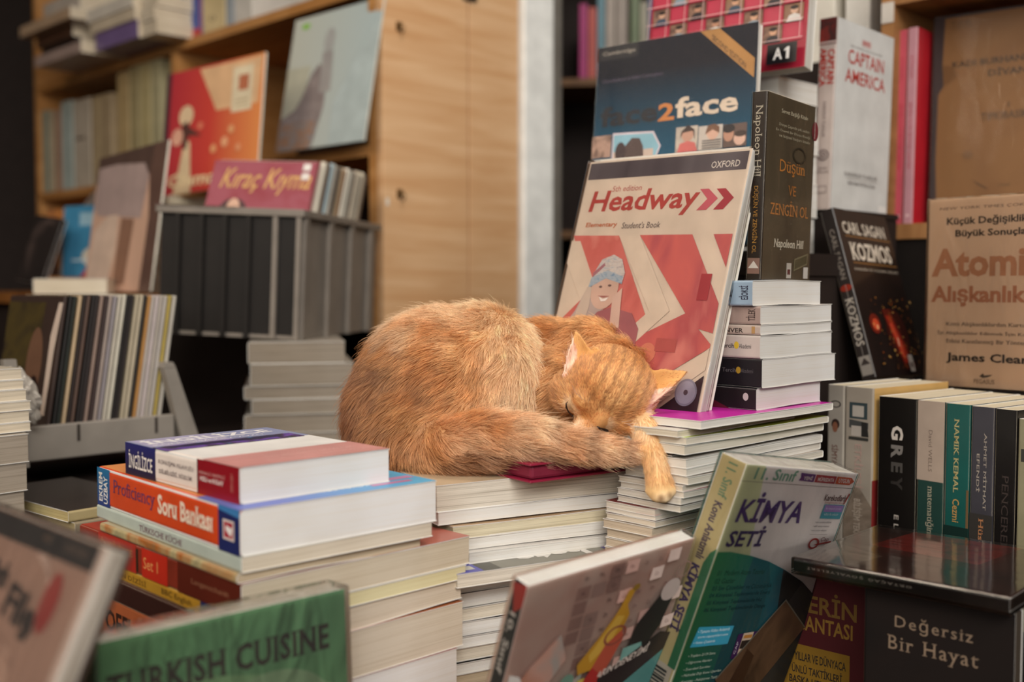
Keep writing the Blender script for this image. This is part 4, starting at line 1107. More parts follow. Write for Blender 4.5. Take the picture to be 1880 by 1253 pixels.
PK = 'pink books on the right shelf'
for lab, u, t, c, sp in (('slim pink book with dark red spine lettering, beside the white comic book', 1653, .0125, '#a8323c', '#bb4f5c'), ('slim rose book with a red cover against the brown volume', 1671, .0125, '#b8222c', '#b5838a')):
    d = (1.4275 if u == 1653 else 1.413) * 1.15
    p = nc_at(u, d)
    book('book', lab, 0.18, 0.289, t * 1.15, (p.x, p.y, 1.3419), 45, 0, 1.6, cover=c, spine=sp, page=('#c9b8a0', .6), group=PK,
         spn=[('t', 'SENİN İÇİN BÜYÜK DEFTER', .25, .28, .7, .62, '#a02834', {'rot': -90}), ('t', 'ŞİİRLER', .3, .74, .7, .86, '#a8404c', {'rot': -90}), ('r', .3, .035, .7, .05, '#d8b0b0')])

BRP = photo(['#6c4a2e', '#7c5836', '#735132'], 7, 4)
book('paperback', 'large old brown paper volume in clear film, torn at its left edge', 0.2415, 0.308, 0.024, (0.6176, 1.633, 1.3419), -35.29, -4.2, -0.54, cover='#3a2e2c', spine='#241f20', page=('#b5a58a', .6), cat='book', wrap=wrap_mat(.16, .3, 20), wrap_pad=.0016,
    front=[('p', [(.05, 0), (1, 0), (1, .995), (.07, .985), (.06, .76), (.10, .755), (.14, .73), (.15, .70), (.11, .675), (.07, .66), (.04, .62), (.035, .3)], BRP), ('p', [(.06, .76), (.10, .755), (.14, .73), (.15, .70), (.11, .675), (.07, .66)], '#6a4828'),
           ('t', 'KADI BURHANETTİN', .115, .742, .70, .782, '#2c1f14', {'serif': 1, 'bold': .015}), ('t', 'DİVANI', .325, .684, .56, .724, '#2c1f14', {'serif': 1, 'bold': .015}), ('t', 'T.D.K.', .105, .945, .225, .968, '#5a4228', {'bold': .01}), ('r', .105, .935, .225, .938, '#5a4228'),
           ('t', 'I', .44, .53, .447, .555, '#43301f'), ('t', 'TIPKIBASIM', .29, .478, .56, .512, '#4a3522', {'serif': 1, 'bold': .01}), ('t', '1944', .40, .16, .46, .175, '#5a4228'), ('p', [(.25, .20), (.29, .18), (.34, .155), (.335, .153), (.285, .175)], '#4a3420'), ('e', .22, .32, .03, .02, '#6a4a2c')])

# ------------------------------------------------------------------ the row of upright books under the shelf
GA, GB = Vector((0.406, 1.21, 0)), Vector((0.505, 1.08, 0))
gd = (GB - GA).normalized()


def row_pt(u):
    k = (u - 940.0) / FPX
    s = (k * GA.y - GA.x) / (gd.x - k * gd.y)
    return GA + gd * s


RG = 'row of upright books beneath the beige paperback'
gy = math.degrees(math.atan2(gd.y, gd.x)) + 90
for u0, u1, ztop, w, c, side, lab, pr, fr in (
    (1521, 1552.5, 1.136, .14, '#a39a8e', '#8f877a', 'slim grey book with a small portrait on its spine, first in the row', [('ring', .5, .905, .32, .018, .7, '#4a4440'), ('e', .5, .805, .24, .026, '#3a2a26'), ('e', .48, .79, .16, .026, '#8a5a44'), ('t', 'SİMYA', .3, .60, .75, .70, '#6a3a30', {'rot': -90})], ()),
    (1553.5, 1606, 1.1355, .15, '#a39788', '#c9a060', 'grey book with a computer picture on its spine and a yellow cover', [('r', .16, .845, .80, .925, '#3a4648'), ('r', .27, .855, .68, .91, '#b5aca0'), ('p', [(.16, .84), (.84, .83), (.84, .80), (.5, .79), (.16, .80)], '#4a4a48'), ('r', .24, .76, .6, .81, '#b9aea2'), ('p', [(.6, .76), (.86, .76), (.8, .83), (.6, .83)], '#2e2c2a'), ('r', .15, .74, .85, .755, '#3a3834'),
        ('t', 'ETKİLEŞİM', .32, .46, .70, .72, '#b5968a', {'rot': -90, 'bold': .01}), ('p', [(0, 0), (1, 0), (1, .42), (.6, .5), (0, .52)], photo(['#6a5a4c', '#8a7a6a', '#4c4038'], 30)), ('t', 'BİLİŞİM TEKNOLOJİLERİ', .30, .12, .68, .45, '#b5a594', {'rot': -90, 'bold': .02})], [('r', 0, 0, 1, .55, '#8a2c2a')]),
    (1615, 1687, 1.128, .15, '#14110f', '#171412', 'thick black book with large pale capitals on its spine', [('t', 'G', .35, .79, .66, .86, '#cfc4b8', {'rot': -90, 'bold': .04}), ('t', 'R', .35, .70, .66, .765, '#7a746e', {'rot': -90, 'bold': .04}), ('t', 'E', .36, .63, .66, .68, '#4c4844', {'rot': -90, 'bold': .04}), ('t', 'Y', .36, .545, .66, .61, '#332f2c', {'rot': -90, 'bold': .04}),
        ('t', 'E L J A M E S', .42, .12, .58, .42, '#bdb2a6', {'rot': -90, 'bold': .01})], ()),
    (1688, 1738.5, 1.1275, .15, '#1f3c36', '#b0a294', 'beige over dark green book next to the thick black one', [('r', 0, .615, 1, 1, '#a59384'), ('t', 'David WELLS', .42, .66, .56, .86, '#6a5a50', {'rot': -90}), ('t', 'matematiğin gizli dünyası', .35, .13, .66, .59, '#a8a08a', {'serif': 1, 'rot': -90, 'shear': 0})], ()),
    (1739.5, 1785.5, 1.127, .15, '#17504a', '#1d3a34', 'teal green book with gold lettering in the row', [('t', 'NAMIK KEMAL', .36, .58, .56, .93, '#a89a6a', {'serif': 1, 'rot': -90, 'bold': .01}), ('t', 'Cezmi', .34, .44, .62, .55, '#b58a4e', {'rot': -90, 'bold': .01}), ('r', .9, 0, 1, .6, '#6a5238'), ('r', 0, 0, 1, .42, '#142a26')], ()),
    (1786.5, 1830, 1.1265, .15, '#3c3a40', '#5a5248', 'slate grey book with copper lettering and scuffed edge', [('t', 'AHMET MİTHAT', .58, .52, .74, .88, '#a59a8c', {'serif': 1, 'rot': -90}), ('t', 'EFENDİ', .28, .60, .44, .78, '#a59a8c', {'serif': 1, 'rot': -90}), ('t', 'Hüseyin Fellah', .34, .10, .62, .48, '#a8734e', {'serif': 1, 'rot': -90, 'bold': .01}), ('r', .0, .0, 1, .5, '#35322f'), ('t', 'Hüseyin Fellah', .34, .10, .62, .48, '#a8734e', {'serif': 1, 'rot': -90, 'bold': .01})], ()),
    (1831, 1872, 1.126, .15, '#141110', '#1c1816', 'black book with very faint lettering near the end of the row', [('t', 'PENCEREMDEN', .36, .18, .68, .70, '#3c3330', {'serif': 1, 'rot': -90})], ()),
    (1873.5, 1905, 1.118, .15, '#8a8468', '#6a6450', 'olive grey book at the end of the row', [('r', .2, .8, .8, .86, '#3a3a34')], ())):
    p0, p1 = row_pt(u0), row_pt(u1)
    t = (p1 - p0).length
    book('book', lab, w, ztop - 0.9052, t - .0006, (p1.x, p1.y, 0.9052), gy, 0, 0, cover=side, spine=c, page=('#cfc2a8', .5), spn=pr, front=fr, group=RG, coat=.15)

# galaxy paperback leaning against the box
s = 1.08
GAL = photo(['#16110f', '#1f1512', '#231713'], 20, coat=.35)
stars = []
rnd = random.Random(3)
for i in range(150):
    u = rnd.uniform(.12, .97); v = rnd.uniform(.03, .47)
    dens = .25 + .75 * (1 - abs(u - .62) * 1.3)
    if rnd.random() < dens:
        q = rnd.uniform(.003, .008) * (1.6 if rnd.random() < .12 else 1)
        stars.append(('e', u, v, q, q * .7, rnd.choice(['#c07a30', '#a8541e', '#d0a058', '#8a4a20'])))
book('paperback', 'black space book with a red star cloud leaning under the comic book', 0.1433 * s, 0.2074 * s, 0.0174 * s, (0.4205 * s, 1.2603 * s, 1.1365), 47.61, -17.0, 2.19, cover=GAL, spine='#2c2522', page=('#b5a894', .5), cat='book', coat=.35,
    front=[('t', 'CARL SAGAN', .085, .850, .90, .925, '#cfc2b0', {'serif': 1, 'bold': .02}), ('r', .10, .833, .96, .838, '#9a6a34'), ('t', 'KOZMOS', .125, .69, .90, .80, '#d5c8b6', {'serif': 1, 'bold': .03}), ('r', .12, .672, .96, .677, '#9a6a34'), ('t', 'EVRENİN VE YAŞAMIN SIRLARI', .115, .624, .95, .648, '#b0a494', {'bold': .01}),
           ('e', .62, .25, .20, .15, '#3c1610'), ('p', [(.42, .40), (.58, .40), (.74, .18), (.82, .05), (.62, .03), (.50, .2)], '#5a1c12'), ('p', [(.46, .36), (.56, .36), (.70, .18), (.72, .08), (.62, .07), (.54, .2)], '#a02c1c'), ('p', [(.50, .31), (.555, .32), (.66, .17), (.64, .10), (.60, .12)], '#d04a30'),
           ('e', .23, .31, .10, .06, '#6a2014'), ('e', .24, .305, .06, .035, '#c84a2c'), ('e', .26, .29, .02, .015, '#e8a070'), ('e', .59, .20, .014, .03, '#f0b090')] + stars +
          [('r', .60, .015, .69, .115, '#b5aca4'), ('r', .62, .04, .67, .07, '#6a5a54')],
    spn=[('t', 'CARL SAGAN', .32, .58, .68, .88, '#8f8478', {'serif': 1, 'rot': -90}), ('e', .5, .53, .42, .02, '#8a2c1c'), ('r', .48, .06, .52, .55, '#8a8078'), ('t', 'KOZMOS', .2, .19, .8, .47, '#b5aa9c', {'serif': 1, 'rot': -90, 'bold': .01}), ('r', .1, .02, .9, .13, '#8f867c'), ('p', [(.5, .12), (.85, .08), (.15, .08)], '#3a322e')])

# beige paperback on the row
BEI = photo(['#c2a184', '#cbaa8c', '#c6a688'], 6)
book('paperback', 'beige paperback with brown block title in clear film on the upright row', 0.1458, 0.2268, 0.021, (0.510084, 1.348704, 1.1283), -48.42, -1.02, -0.36, cover=BEI, spine='#b8977a', page=('#cdbfa6', .5), cat='book', wrap=wrap_mat(1.1, .55, 26), wrap_pad=.0016,
    front=[('t', 'NEW YORK TIMES ÇOKSATANI', .10, .937, 1.02, .955, '#5a4438', {'shear': .15}), ('t', 'Küçük Değişiklikler', .164, .850, .93, .902, '#2e241f', {'bold': .025}), ('t', 'Büyük Sonuçlar', .24, .785, .86, .832, '#2e241f', {'bold': .025}),
           ('t', 'Atomik', .04, .583, 1.0, .735, '#b07a58', {'bold': .035}), ('t', 'Alışkanlıklar', .04, .425, 1.02, .535, '#a86f50', {'bold': .035}),
           ('t', 'Kötü Alışkanlıklardan Kurtulup', .175, .317, .90, .342, '#4a372c', {'serif': 1}), ('t', 'İyi Alışkanlıklar Edinmek İçin Kolay ve', .10, .272, .96, .298, '#4a372c', {'serif': 1}), ('t', 'Etkisi Kanıtlanmış Bir Yöntem', .185, .226, .86, .252, '#4a372c', {'serif': 1}), ('t', 'James Clear', .185, .122, .86, .180, '#2e241f', {'bold': .025}),
           ('p', [(.47, .060), (.50, .078), (.51, .066), (.58, .072), (.54, .058), (.50, .052)], '#3a2c24'), ('t', 'PEGASUS', .425, .022, .595, .046, '#6a5040', {'bold': .01})])

# dim bookcase far behind, right of the post
fb = tag(empty('bookcase', (0.08, 3.0, 0), (0, 0, math.radians(-8))), 'dim bookcase in the far dark behind the post', 'bookcase')
for z in (1.40, 1.81, 2.2):
    boxes('shelf', [((0.0, 0.0, z - 0.02), (0.9, 0.28, z))], wood('#6a4a30', '#7a5838', .6, (20, 3, 3)), fb)
boxes('side_panel', [((-0.022, 0, 0), (-0.001, 0.28, 2.4))], DARK, fb)
boxes('side_panel', [((0.901, 0, 0), (0.922, 0.28, 2.4))], DARK, fb)
boxes('back_panel', [((-0.022, 0.281, 0), (0.922, 0.29, 2.4))], DARK, fb)
for i, (u0, u1, h, c, lab) in enumerate(((1062, 1077, .20, '#a8206a', 'magenta book in the dim far bookcase'), (1078, 1094, .19, '#b8483a', 'orange red book in the dim far bookcase'), (1095, 1109, .22, '#5f8a96', 'pale blue book in the dim far bookcase'), (1110, 1128, .23, '#a8988a', 'beige book in the dim far bookcase'),
        (1129, 1150, .22, '#9a8a7c', 'grey beige book in the dim far bookcase'), (1155, 1172, .22, '#5a6a3c', 'green book in the dim far bookcase'), (1173, 1186, .2, '#a09880', 'cream book in the dim far bookcase'), (1187, 1200, .22, '#3a4a7a', 'blue book in the dim far bookcase'))):
    x1 = (u1 - 940) / FPX * 2.97 - .08
    p = Matrix.Translation((0.08, 3.0, 0)) @ Matrix.Rotation(math.radians(-8), 4, 'Z') @ Vector((x1, 0.012, 1.8102))
    book('book', lab, 0.15, h, (u1 - u0) / FPX * 2.97 - .001, tuple(p), 82, 0, 0, cover=c, spine=c, page=('#b5a890', .6), group='books in the dim far bookcase')
# ------------------------------------------------------------------ front row of leaning books
KM = Vector((0.11441640378548898, 0.93, 0.8393792248760703))
GRN = grad('#3a9c64', '#2c8698', 0, .0, .12, .4, .0)
book('box_set', 'tall chemistry exam set with a purple title on white and green, wrapped in clear film', 0.195, 0.275, 0.0275, tuple(KM), 42.41, 15.24, 9.64, cover='#f4ece8', spine=photo(['#a59468', '#b5a576', '#ac9c6e'], 6), back='#3a8a86', page=('#e0ddd6', .25), cat='book', wrap=wrap_mat(.8, .5, 26, .01), wrap_pad=.0015, coat=.0, r=.003,
    front=[('p', [(0, 0), (.0, 1), (.152, 1), (.20, .86), (.276, .70), (.25, .5), (.1, .3)], '#dfe2b4'), ('r', .994, .2, 1, 1, '#3f9a94'), ('p', [(0, .945), (1, .943), (1, .9445), (0, .9465)], '#7a706c'),
           ('t', '11. Sınıf', .085, .954, .432, .993, '#6fa68e', {'shear': .12, 'bold': .02}),
           ('p', [(.464, .960), (.475, .972), (.464, .987), (.60, .985), (.60, .958)], '#5a2f78'), ('p', [(.606, .958), (.606, .985), (.80, .984), (.80, .957)], '#a82f3a'), ('p', [(.806, .957), (.806, .984), (.95, .983), (.985, .970), (.95, .956)], '#c8562e'),
           ('t', 'YENİ', .50, .964, .58, .980, '#e8dcd8', {'bold': .03}), ('t', 'MÜFREDATA', .63, .963, .785, .979, '#e8dcd8', {'bold': .03}), ('t', 'UYGUN', .83, .962, .94, .978, '#e8dcd8', {'bold': .03}),
           ('t', 'KİMYA', .055, .811, .600, .914, '#4a2878', {'bold': .022, 'shear': .12}), ('t', 'SETİ', .045, .728, .330, .800, '#3c2468', {'bold': .022, 'shear': .12}),
           ('t', 'Karekodlarla', .755, .895, .97, .918, '#4a2a2a', {'bold': .01}), ('p', [(.965, .885), (.99, .925), (.975, .925), (.955, .885)], '#a83a2e'), ('t', 'zenginleştirilmiş', .77, .884, .96, .893, '#b0705a'),
           ('r', .775, .830, .972, .882, '#4aa6b8'), ('r', .785, .855, .965, .880, '#a88ac8'), ('t', 'Bu kitaptaki sorular', .80, .862, .95, .872, '#e8e0f0'), ('t', 'video ile anlatılır', .80, .842, .94, .852, '#e0f0f0'),
           ('t', '• tüm soruların çözümü', .74, .812, .90, .820, '#5a4a5a'), ('t', '• akıllı tahtaya uyumlu', .735, .797, .89, .805, '#5a4a5a'), ('t', '• soru çözüm videoları', .73, .782, .88, .790, '#5a4a5a'), ('r', .73, .771, .90, .772, '#8a7a7a'),
           ('ring', .80, .738, .05, .02, .7, '#b0322e'), ('t', 'Çap', .85, .742, .93, .762, '#8a4a4a', {'shear': .2}), ('p', [(.80, .735), (.96, .748), (.96, .742), (.84, .732)], '#b0322e'),
           ('p', [(0, 0), (0, .712), (.10, .712), (.278, .697), (.45, .675), (.621, .642), (.82, .595), (1, .535), (1, 0)], GRN), ('p', [(.30, 0), (.30, .694), (.45, .675), (.52, .60), (.58, .3), (.56, 0)], '#277a82'), ('p', [(.62, 0), (.66, .2), (.70, .45), (.60, .645), (.82, .595), (1, .535), (1, 0)], '#2c2f30'),  # near-black lower right: shadow of the black volume painted on the cover
           ('t', '01  Modern Atom Teorisi', .054, .632, .437, .650, '#123a2c'), ('t', '02 Gazlar', .055, .605, .214, .622, '#123a2c'), ('t', '03 Sıvı Çözeltiler ve Çözünürlük', .054, .578, .547, .597, '#123236'), ('t', '04 Kimyasal Tepkimelerde Enerji', .052, .554, .55, .572, '#123236'), ('t', '05 Kimyasal Tepkimelerde Hız', .050, .529, .50, .547, '#123236'), ('t', '06 Kimyasal Tepkimelerde Denge', .048, .505, .55, .523, '#123236'),
           ('p', [(.055, .458), (.338, .451), (.336, .386), (.038, .389)], '#3a98b4'), ('t', '• Tamamı Video Anlatımlı', .06, .436, .31, .447, '#dceef0'), ('t', 'www.capyayinlari.com', .07, .416, .31, .427, '#dceef0'), ('t', '• Video Çözümlü', .055, .397, .22, .408, '#dceef0'),
           ('p', [(.40, .418), (.565, .422), (.570, .330), (.403, .328)], '#3a1f4a'), ('p', [(.445, .419), (.53, .421), (.535, .331), (.45, .330)], '#c2ab94'), ('r', .45, .362, .53, .392, '#2c2420'), ('t', 'ÇAP', .412, .345, .432, .39, '#c8b8c8', {'rot': 90}), ('r', .455, .40, .525, .412, '#b0783a')] +
          [('t', tx, .045, .352 - .0225 * i, .045 + wd, .364 - .0225 * i, '#c2d2be', {'shear': .1}) for i, (tx, wd) in enumerate((('• Toplam 2119 Soru', .21), ('• Öğrenme Alanları', .20), ('• İnteraktif İçerikler', .21), ('• Müfredat Dışı Konu Uyarıları', .31), ('• Kavrama - Pekiştirme Testleri', .32), ('• ÖSYM Çıkmış Sınav Soruları', .30), ('• Konu Özetleri', .16)))] +
          [('p', [(.713, .531), (.995, .417), (.60, .10), (.33, .26)], photo(['#3a2a20', '#5a4230', '#30231b', '#664c34'], 14)), ('p', [(.713, .535), (.718, .529), (.34, .258), (.33, .262)], '#5f5a50'), ('p', [(.713, .535), (.713, .529), (1, .413), (1, .419)], '#5f5a50'), ('p', [(.52, .36), (.60, .33), (.58, .22), (.52, .16), (.46, .24)], '#3a261c')],
    spn=[('t', '11. Sınıf', .36, .87, .72, .985, '#5f7a5c', {'rot': -90, 'bold': .02}), ('t', 'Konu Anlatımlı', .34, .665, .66, .855, '#4a3a4a', {'rot': -90, 'bold': .03}), ('t', 'KİMYA SETİ', .30, .42, .72, .645, '#3a2a54', {'rot': -90, 'bold': .04}),
         ('r', .1, .15, .9, .31, '#b8ab9a')] + [('r', .2, .17 + .0105 * i, .75, .174 + .0105 * i + .002 * (i % 3), '#2a2624') for i in range(12)] + [('p', [(.7, .31), (1, .31), (1, .72), (.82, .70), (.7, .66)], '#2f6a46')])

# 10th grade book
S10 = photo(['#f4ccba', '#fadfd0', '#f0c8b8', '#fde8da'], 10)
TEL = photo(['#5a8a84', '#7aa69c', '#4f7a74'], 22)
cells = [('r', 0, 0, 1, 1, S10)]
rnd = random.Random(5)
for i in range(8):
    for j in range(8):
        if rnd.random() < .45:
            cells.append(('r', .30 + i * .088, .58 + j * .052, .378 + i * .088, .625 + j * .052, rnd.choice(['#cfa598', '#d8b4a8', '#e4cabe', '#caa094'])))
        if rnd.random() < .6:
            cells.append(('t', rnd.choice(['Al', 'Si', 'Ge', 'Ga', 'Zn', 'Fe', 'Co', 'Ni', 'Cu', 'As', 'Sn', 'Pb']), .325 + i * .088, .595 + j * .052, .350 + i * .088, .609 + j * .052, '#7a5450'))
book('textbook', 'school chemistry book with a yellow flask picture and black spine, wrapped in clear film', 0.198, 0.262, 0.0135, (-0.0456, 0.8413, 0.7868), 44.24, 19.13, -1.01, cover=S10, spine='#2a2022', page=('#e4e2dc', .15), cat='book', wrap=wrap_mat(.8, .4, 24, .02), wrap_pad=.0018,
    front=cells + [('p', [(.0, .62), (.12, .72), (.25, .80), (.32, .70), (.2, .58), (.05, .5)], photo(['#a86a50', '#b88c7c', '#9a9088', '#c08070'], 25)), ('p', [(0, .2), (.10, .42), (.30, .58), (.45, .62), (.42, .42), (.26, .30)], photo(['#8a8078', '#6a8a7c', '#b09a90', '#7a6a64'], 35)),
           ('e', .14, .52, .06, .045, '#c0a89c'), ('e', .22, .60, .05, .04, '#6f9484'), ('e', .30, .55, .05, .04, '#5f8474'), ('e', .36, .60, .045, .036, '#6c8c7a'), ('e', .18, .45, .05, .04, '#cbb0a4'), ('e', .08, .45, .05, .04, '#c8b8b0'),
           ('p', [(.61, .885), (.66, .890), (.63, .83), (.66, .79), (.62, .70), (.50, .62), (.42, .62), (.40, .66), (.50, .74), (.56, .80), (.585, .83)], '#b8862c'), ('p', [(.58, .80), (.63, .79), (.58, .70), (.48, .65), (.46, .68)], '#cba044'), ('e', .655, .888, .022, .012, '#8a6a2c'),
           ('p', [(.55, .70), (.64, .74), (.66, .70), (.58, .57), (.48, .52), (.47, .58)], '#b0503c'), ('ring', .60, .725, .07, .035, .8, '#8a4a3c'),
           ('p', [(.73, .74), (.86, .84), (.945, .82), (.90, .70), (.80, .60), (.70, .62)], '#2e2a28'), ('e', .905, .835, .062, .040, '#c2b0a8'), ('p', [(.68, .66), (.80, .66), (.86, .56), (.80, .48), (.68, .54)], TEL), ('ring', .96, .90, .05, .03, .85, '#9a7a70'),
           ('p', [(.0, .0), (.0, .12), (.95, .655), (1, .64), (1, .0)], '#4f8480'), ('p', [(.28, .46), (.28, .50), (.92, .675), (1, .655), (1, .60), (.40, .40)], '#2c2425'), ('p', [(.43, .60), (.47, .60), (.40, .44), (.30, .30), (.26, .32), (.36, .46)], '#c8b050'),
           ('t', 'YILLARIN DENEYİMİ', .465, .565, .86, .600, '#d8c8bc', {'slope': .16, 'bold': .02, 'shear': .2}), ('p', [(.43, .55), (.5, .63), (.55, .60), (.56, .56)], '#a82f2c'),
           ('p', [(.0, .72), (.06, .70), (.14, .60), (.2, .5), (.18, .49), (.1, .6), (0, .69)], '#d8d0c8'), ('p', [(.10, .40), (.30, .52), (.34, .58), (.30, .44)], '#cfc4bc')],
    spn=[('r', 0, 0, 1, .58, '#5f9a94'), ('p', [(0, .985), (1, 1), (1, .93), (.5, .90)], '#a82f26'), ('t', '10. Sınıf', .28, .70, .72, .90, '#d5c8be', {'rot': -90, 'bold': .02}), ('r', 0, .58, 1, .62, '#8a2c2c')])

# green cookbook
GR_ = photo(['#56805a', '#608c5e', '#6c9668'], 7, 2, (1, 1, .6))
book('cookbook', 'green cookbook with dark serif-like title, wrapped in clear film at the front', 0.189, 0.262, 0.022, (-0.2546, 0.6696, 0.7625), 43.5, -3, .34, cover=GR_, spine='#3f6a3c', page=('#dcd6ca', .5), cat='book', wrap=wrap_mat(1.4, 1.2, 26, .03), wrap_pad=.0035, coat=.3,
    front=[('p', [(0, .2), (0, .80), (.35, .86), (.75, .80), (1, .72), (1, .2)], photo(['#6b9262', '#7fa070', '#76986a', '#8aa67c'], 6, 2)), ('e', .66, .70, .26, .12, '#86a078'),
           ('t', 'TURKISH CUISINE', .03, .842, .92, .915, '#33271f', {'serif': 1, 'bold': .03, 'space': 1.08}), ('t', 'with 180 recipes', .2, .70, .7, .73, '#3a3226')])

# course file book at the lower corner
FIL = photo(['#8f6f60', '#a07e6c', '#8a6a5c'], 6, coat=.2)
book('textbook', 'brown course book with black title and a red oval, wrapped in clear film', 0.219, 0.276, 0.011, (-0.4520, 0.6500, 0.8592), -44.78, -24.78, 0, cover=FIL, spine='#3a2c28', page=('#cfc4b6', .5), cat='book', wrap=wrap_mat(1.3, 1.0, 24, .03), wrap_pad=.003, ins=.0008,
    front=[('r', 0, .945, .962, .997, '#1e1614'), ('r', .962, 0, 1, 1, '#b8a294'), ('t', 'OXFORD', .775, .965, .915, .981, '#6a5444', {}), ('t', '+5', .64, .970, .69, .982, '#8a6a50'),
           ('p', [(.64, .943), (.72, .943), (.80, .86), (.78, .90)], '#c2a494'), ('e', .815, .862, .045, .062, '#8f2c24'), ('t', 'File', .575, .800, .785, .872, '#231a17', {'bold': .04, 'slope': -.1}), ('t', 'English', .30, .83, .54, .90, '#231a17', {'bold': .04}),
           ('p', [(.2, .3), (.55, .78), (.75, .74), (.85, .4), (.7, .2)], photo(['#a08070', '#c2a08c', '#8a6858', '#b8947f'], 20)), ('r', .72, .775, .77, .79, '#231a17')])

# black horizontal volume and the two books that carry it
OV = (0.3886, 0.8436, 1.0058)
book('book', 'black glossy volume lying flat in clear film before the upright row', 0.178, 0.185, 0.0115, OV, 47.5, -90, 0, cover=photo(['#241816', '#3a1f1a', '#4a2c24', '#241816'], 9, coat=.6), spine='#15100f', page=('#5a4a40', .4), cat='book', wrap=wrap_mat(1.8, .3, 9, .0), wrap_pad=.0022, coat=.5,
    front=[('p', [(.5, .3), (1, .25), (1, .8), (.55, .85)], photo(['#5a1c18', '#8a2c24', '#3a1614'], 30, 2, (1, 14, 1))), ('p', [(.05, .75), (.35, .70), (.45, .95), (.05, .97)], '#6a5648')],  # red streaks and brown patch: reflections in the film painted on the cover
    spn=[('t', 'ORTAÇAĞ ŞÖVALYELERİ', .34, .42, .62, .93, '#9a8f84', {'serif': 1, 'rot': 90, 'space': 1.3})])
aO, bO = AX(47.5 + 90), AX(47.5)
P0 = Vector((OV[0], OV[1], 0)) + bO * 0.012
book('paperback', 'dark novel with a pale serif-like two line title, standing below the black glossy volume', 0.125, 0.2305, 0.018, tuple((P0 + aO * 0.124 + Vector((0, 0, TABLE + .0003)))), 47.5 - 90, 0, 0, cover=photo(['#120d0b', '#19110e', '#150f0d'], 8, rough=.75), spine='#120d0b', page=('#4a4036', .5), cat='book',
    front=[('p', [(.35, 0), (.3, .35), (.4, .62), (.65, .70), (.95, .6), (1, .3), (1, 0)], photo(['#1e1512', '#38281f', '#16100d', '#2a1e18'], 12, rough=.75)), ('t', 'Değersiz', .22, .855, .74, .915, '#86725f', {'serif': 1, 'space': 1.2}), ('t', 'Bir Hayat', .17, .765, .78, .835, '#86725f', {'serif': 1, 'space': 1.2}), ('p', [(.5, .52), (.62, .45), (.58, .3), (.66, .15), (.55, .12), (.5, .3)], '#5a4436')])
book('paperback', 'dark red book with yellow capitals beside the dark novel', 0.125, 0.2300, 0.018, tuple((P0 + aO * 0.279 + bO * .075 + Vector((0, 0, TABLE + .0003)))), 47.5 - 90, 0, 0, cover='#4c1014', spine='#2a1a18', page=('#5a4e42', .5), cat='book', cov_rough=.7,
    front=[('t', 'DERİN', .38, .745, .91, .845, '#7a5a26', {'bold': .02}), ('t', 'ÇANTASI', .41, .65, .88, .73, '#8f6a2a', {'bold': .02}), ('r', 0, .20, .86, .60, '#8a661c'), ('t', 'YILLAR VE DÜNYACA', .40, .53, .83, .575, '#2a2018', {'bold': .02}), ('t', 'ÜNLÜ TAKTİKLERİ', .38, .475, .80, .52, '#2a2018', {'bold': .02}), ('t', 'BAŞKA HER ŞEY', .36, .42, .76, .465, '#2a2018', {'bold': .02})])
# low riser below the chemistry set
boxes_r = tag(boxes('wooden_riser', [((-0.03, -0.01, 0), (0.19, 0.05, 0.043))], TW, mx=RM(42.41, (KM.x + .012, KM.y - .0, TABLE + .0003)), bevel=.001), 'small wooden block under the chemistry set', 'block')
boxes_f = tag(boxes('wooden_riser', [((-0.01, -0.01, 0), (0.23, 0.10, 0.093))], TW, mx=RM(-44.78, (-0.452, 0.65, TABLE + .0003)), bevel=.001), 'small wooden block under the brown course book', 'block')
# ------------------------------------------------------------------ the sleeping cat
rng = np.random.default_rng(11)
c3 = lambda u, v, d: np.array(at(u, v, d))
Hc = c3(1122, 716, 1.062)
Fh = np.array((-.26, -.82, -.50)); Fh /= np.linalg.norm(Fh)
Rh = np.array((.86, .04, -.46)); Rh -= Fh * (Rh @ Fh); Rh /= np.linalg.norm(Rh)
Uh = np.cross(Rh, Fh); Uh *= np.sign(Uh[2]); Uh /= np.linalg.norm(Uh)
hd = lambda r, u, f: Hc + Rh * r + Uh * u + Fh * f
I3 = np.eye(3)
HB = np.stack([Rh, Uh, Fh])
BLOBS = []      # region, centre, radii, basis


def blob(reg, c, r, basis=I3):
    r = np.array(r if isinstance(r, (tuple, list)) else (r, r, r), float)
    BLOBS.append((reg, np.array(c, float), r, basis))


def chain(reg, pts, n=6):
    for (a, ra), (b, rb) in zip(pts[:-1], pts[1:]):
        for i in range(n):
            k = i / n
            blob(reg, a * (1 - k) + b * k, ra * (1 - k) + rb * k)
    blob(reg, pts[-1][0], pts[-1][1])


# hips and back, curled
blob('hip', c3(822, 694, 1.150), (.090, .080, .072))
blob('hip', c3(880, 668, 1.150), (.062, .070, .060))
blob('hip', c3(760, 715, 1.145), (.058, .066, .066))
blob('rump', c3(705, 765, 1.135), (.037, .056, .062))
blob('rump', c3(735, 800, 1.105), (.044, .045, .040))
blob('hip', c3(870, 752, 1.105), (.068, .044, .046))
blob('hip', c3(930, 705, 1.125), (.035, .056, .056))
# back and shoulders behind the head
blob('torso', c3(1000, 668, 1.195), (.060, .050, .047))
blob('torso', c3(1075, 672, 1.175), (.052, .050, .049))
blob('torso', c3(1130, 705, 1.135), (.036, .046, .045))
blob('torso', c3(1040, 730, 1.13), (.06, .05, .05))
